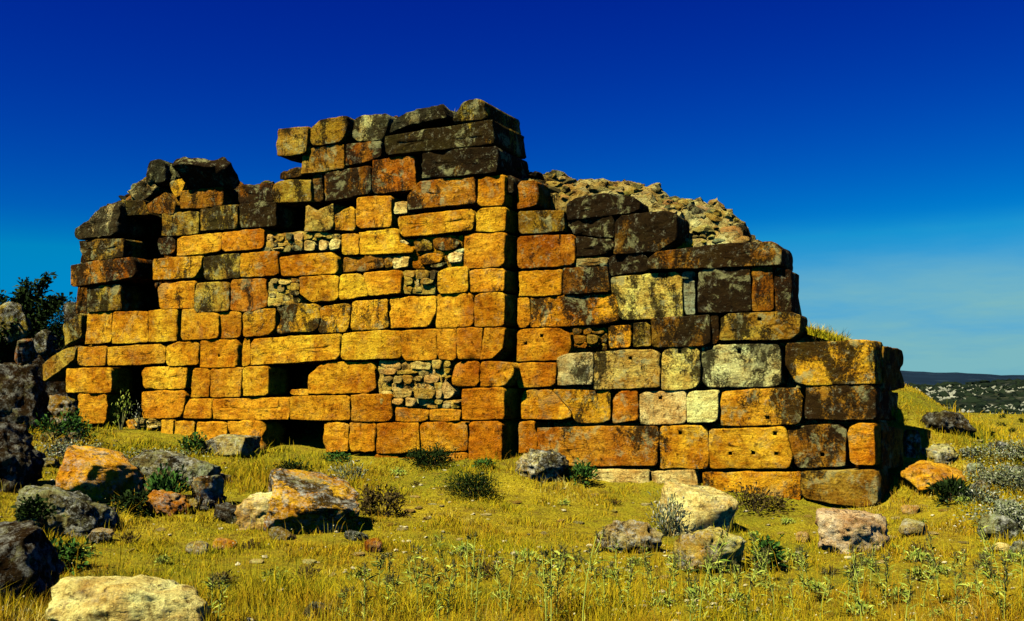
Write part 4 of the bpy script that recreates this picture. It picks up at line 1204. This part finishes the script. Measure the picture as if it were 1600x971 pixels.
# grass on the bank behind the wall end
n = 14000
x, y = r.uniform(4.9, 10, n), r.uniform(13.3, 24, n)
rel = np.stack([x - P0[0], y - P0[1]], 1); ok = (rel @ WU[:2]) > sr + .25 + .12 * np.maximum(0, -(rel @ WN[:2]))
x, y = x[ok], y[ok]
V, F = blades(x, y, ground_z(x, y) - .01, np.clip(r.gamma(3, .03, len(x)), .02, .24), .00034 * y, r, .5)
tag(mesh_obj('bank_grass', V, F, M_GRASS, smooth_shade=False), 'yellow grass on the bank behind the wall end', 'grass', kind='stuff')
# taller dry stalks standing out of the near grass
n = 8000
y = 1 / r.uniform(1 / 10.5, 1 / 5.4, n); x = r.uniform(-.6, .6, n) * (y + .6)
ok = r.uniform(-.9, .9, n) < fbm(np.stack([x * .8, y * .8, 0 * x + 2], 1), 91, 3) + .45 * smooth(-2.5, 1.0, x) - .2 - .5 * smooth(7.5, 9.5, y)
x, y = x[ok], y[ok]
V, F = blades(x, y, ground_z(x, y), r.uniform(.14, .34, len(x)), np.full(len(x), .0019), r, .28)
tag(mesh_obj('tall_grass', V, F, M_GRASS, smooth_shade=False), 'taller dry stalks standing in the nearest grass', 'grass', kind='stuff')
# tufts rooted on the ledges of the wall
gv, gf, kk = [], [], 0
for (xa, xb, ya, yb, d0, d1, cnt_, hh) in ((1262, 1322, 514, 532, .2, .8, 2200, .085), (1050, 1082, 380, 388, .35, .8, 900, .10), (1392, 1410, 640, 655, .9, 1.5, 300, .12), (700, 760, 172, 180, .4, .9, 150, .06)):
    px = r.uniform(xa, xb, cnt_); dd = r.uniform(d0, d1, cnt_)
    Q = np.array([hit(a, ya + (yb - ya) * (a - xa) / (xb - xa) + 4, -STEP - d) for a, d in zip(px, dd)])
    V, F = blades(Q[:, 0], Q[:, 1], Q[:, 2] - .04, r.gamma(4, hh / 4, cnt_), np.full(cnt_, .006), r)
    gv.append(V); gf.append(F + kk); kk += len(V)
tag(mesh_obj('ledge_grass', np.vstack(gv), np.vstack(gf), M_GRASS, smooth_shade=False), 'yellow grass growing on the ledges of the ruined wall', 'grass', kind='stuff')
# chips of stone strewn over the turf
n = 2600
y = 1 / r.uniform(1 / 17.0, 1 / 6.0, n); x = r.uniform(-.55, .55, n) * y
ok = r.uniform(-.6, 1.4, n) < fbm(np.stack([x * .7, y * .7, 0 * x + 5], 1), 66, 3)
x, y = x[ok], y[ok]
rel = np.stack([x - P0[0], y - P0[1]], 1); ok = (rel @ WN[:2]) > .03
x, y = x[ok], y[ok]; z = ground_z(x, y)
V0, F0 = ICO[1]
V = (V0[None] * (1 + .3 * r.normal(0, 1, (len(x), len(V0), 1))) * (.014 * r.uniform(.5, 1.8, len(x)))[:, None, None] * np.array([1.3, 1, .6]) + np.stack([x, y, z + .012], 1)[:, None]).reshape(-1, 3)
F = (F0[None] + (np.arange(len(x)) * len(V0))[:, None, None]).reshape(-1, 3)
tag(mesh_obj('stone_chips', V, F, M_CHIP, smooth_shade=False), 'tiny chips of pale stone strewn over the turf', 'stone chips', kind='stuff')
# small pale flower heads and seed heads in the meadow
n = 800
y = 1 / r.uniform(1 / 16.0, 1 / 6.0, n); x = r.uniform(-.55, .55, n) * y
ok = fbm(np.stack([x * .5, y * .5, 0 * x], 1), 77, 2) > .05
x, y = x[ok], y[ok]; z = ground_z(x, y)
rel = np.stack([x - P0[0], y - P0[1]], 1); ok = (rel @ WN[:2]) > .05
x, y, z = x[ok], y[ok], z[ok]
V0, F0 = ICO[1]
V = (V0[None] * (.005 * r.uniform(.6, 1.5, len(x)))[:, None, None] + np.stack([x, y, z + r.uniform(.03, .14, len(x))], 1)[:, None]).reshape(-1, 3)
F = (F0[None] + (np.arange(len(x)) * len(V0))[:, None, None]).reshape(-1, 3)
tag(mesh_obj('flowers', V, F, M_FLOWER, smooth_shade=False), 'tiny pale flowers scattered through the meadow grass', 'flowers', kind='stuff')

def scatter_hill(name, mat, n, size, seed, label, cat, flat=.8, rule=0.0, sub=1):
    r = np.random.default_rng(seed)
    a = np.radians(r.uniform(-20, 48, n)); t = r.uniform(.05, .86, n); d = 70 + 120 * t
    x, y = d * np.sin(a), d * np.cos(a)
    keep = fbm(np.stack([x * .035, y * .035, 0 * x], 1), 55, 3) * (1 if rule > 0 else -1) > (rule if rule > 0 else -1.5)
    x, y, t, a = x[keep], y[keep], t[keep], a[keep]
    z = np.array([hill_prof(math.degrees(q), tt) for q, tt in zip(a, t)])
    V0, F0 = ICO[sub]
    m = len(x)
    S = size * r.uniform(.5, 1.5, (m, 1, 1)) * np.concatenate([r.uniform(.8, 1.3, (m, 1, 2)), r.uniform(.5, 1, (m, 1, 1)) * flat], 2)
    jit = 1 + .25 * r.normal(0, 1, (m, len(V0), 1))
    V = (V0[None] * jit * S + np.stack([x, y, z], 1)[:, None]).reshape(-1, 3)
    F = (F0[None] + (np.arange(m) * len(V0))[:, None, None]).reshape(-1, 3)
    tag(mesh_obj(name, V, F, mat, smooth_shade=False), label, cat, kind='stuff')
scatter_hill('hillside_shrubs', M_SCRUB, 14000, .5, 3, 'dark scrub covering the far hillside', 'shrubs', 1.0)
scatter_hill('hillside_rocks', M_PALE, 60000, .2, 4, 'pale rocks strewn over the far hillside', 'rocks', 1.3, .03)
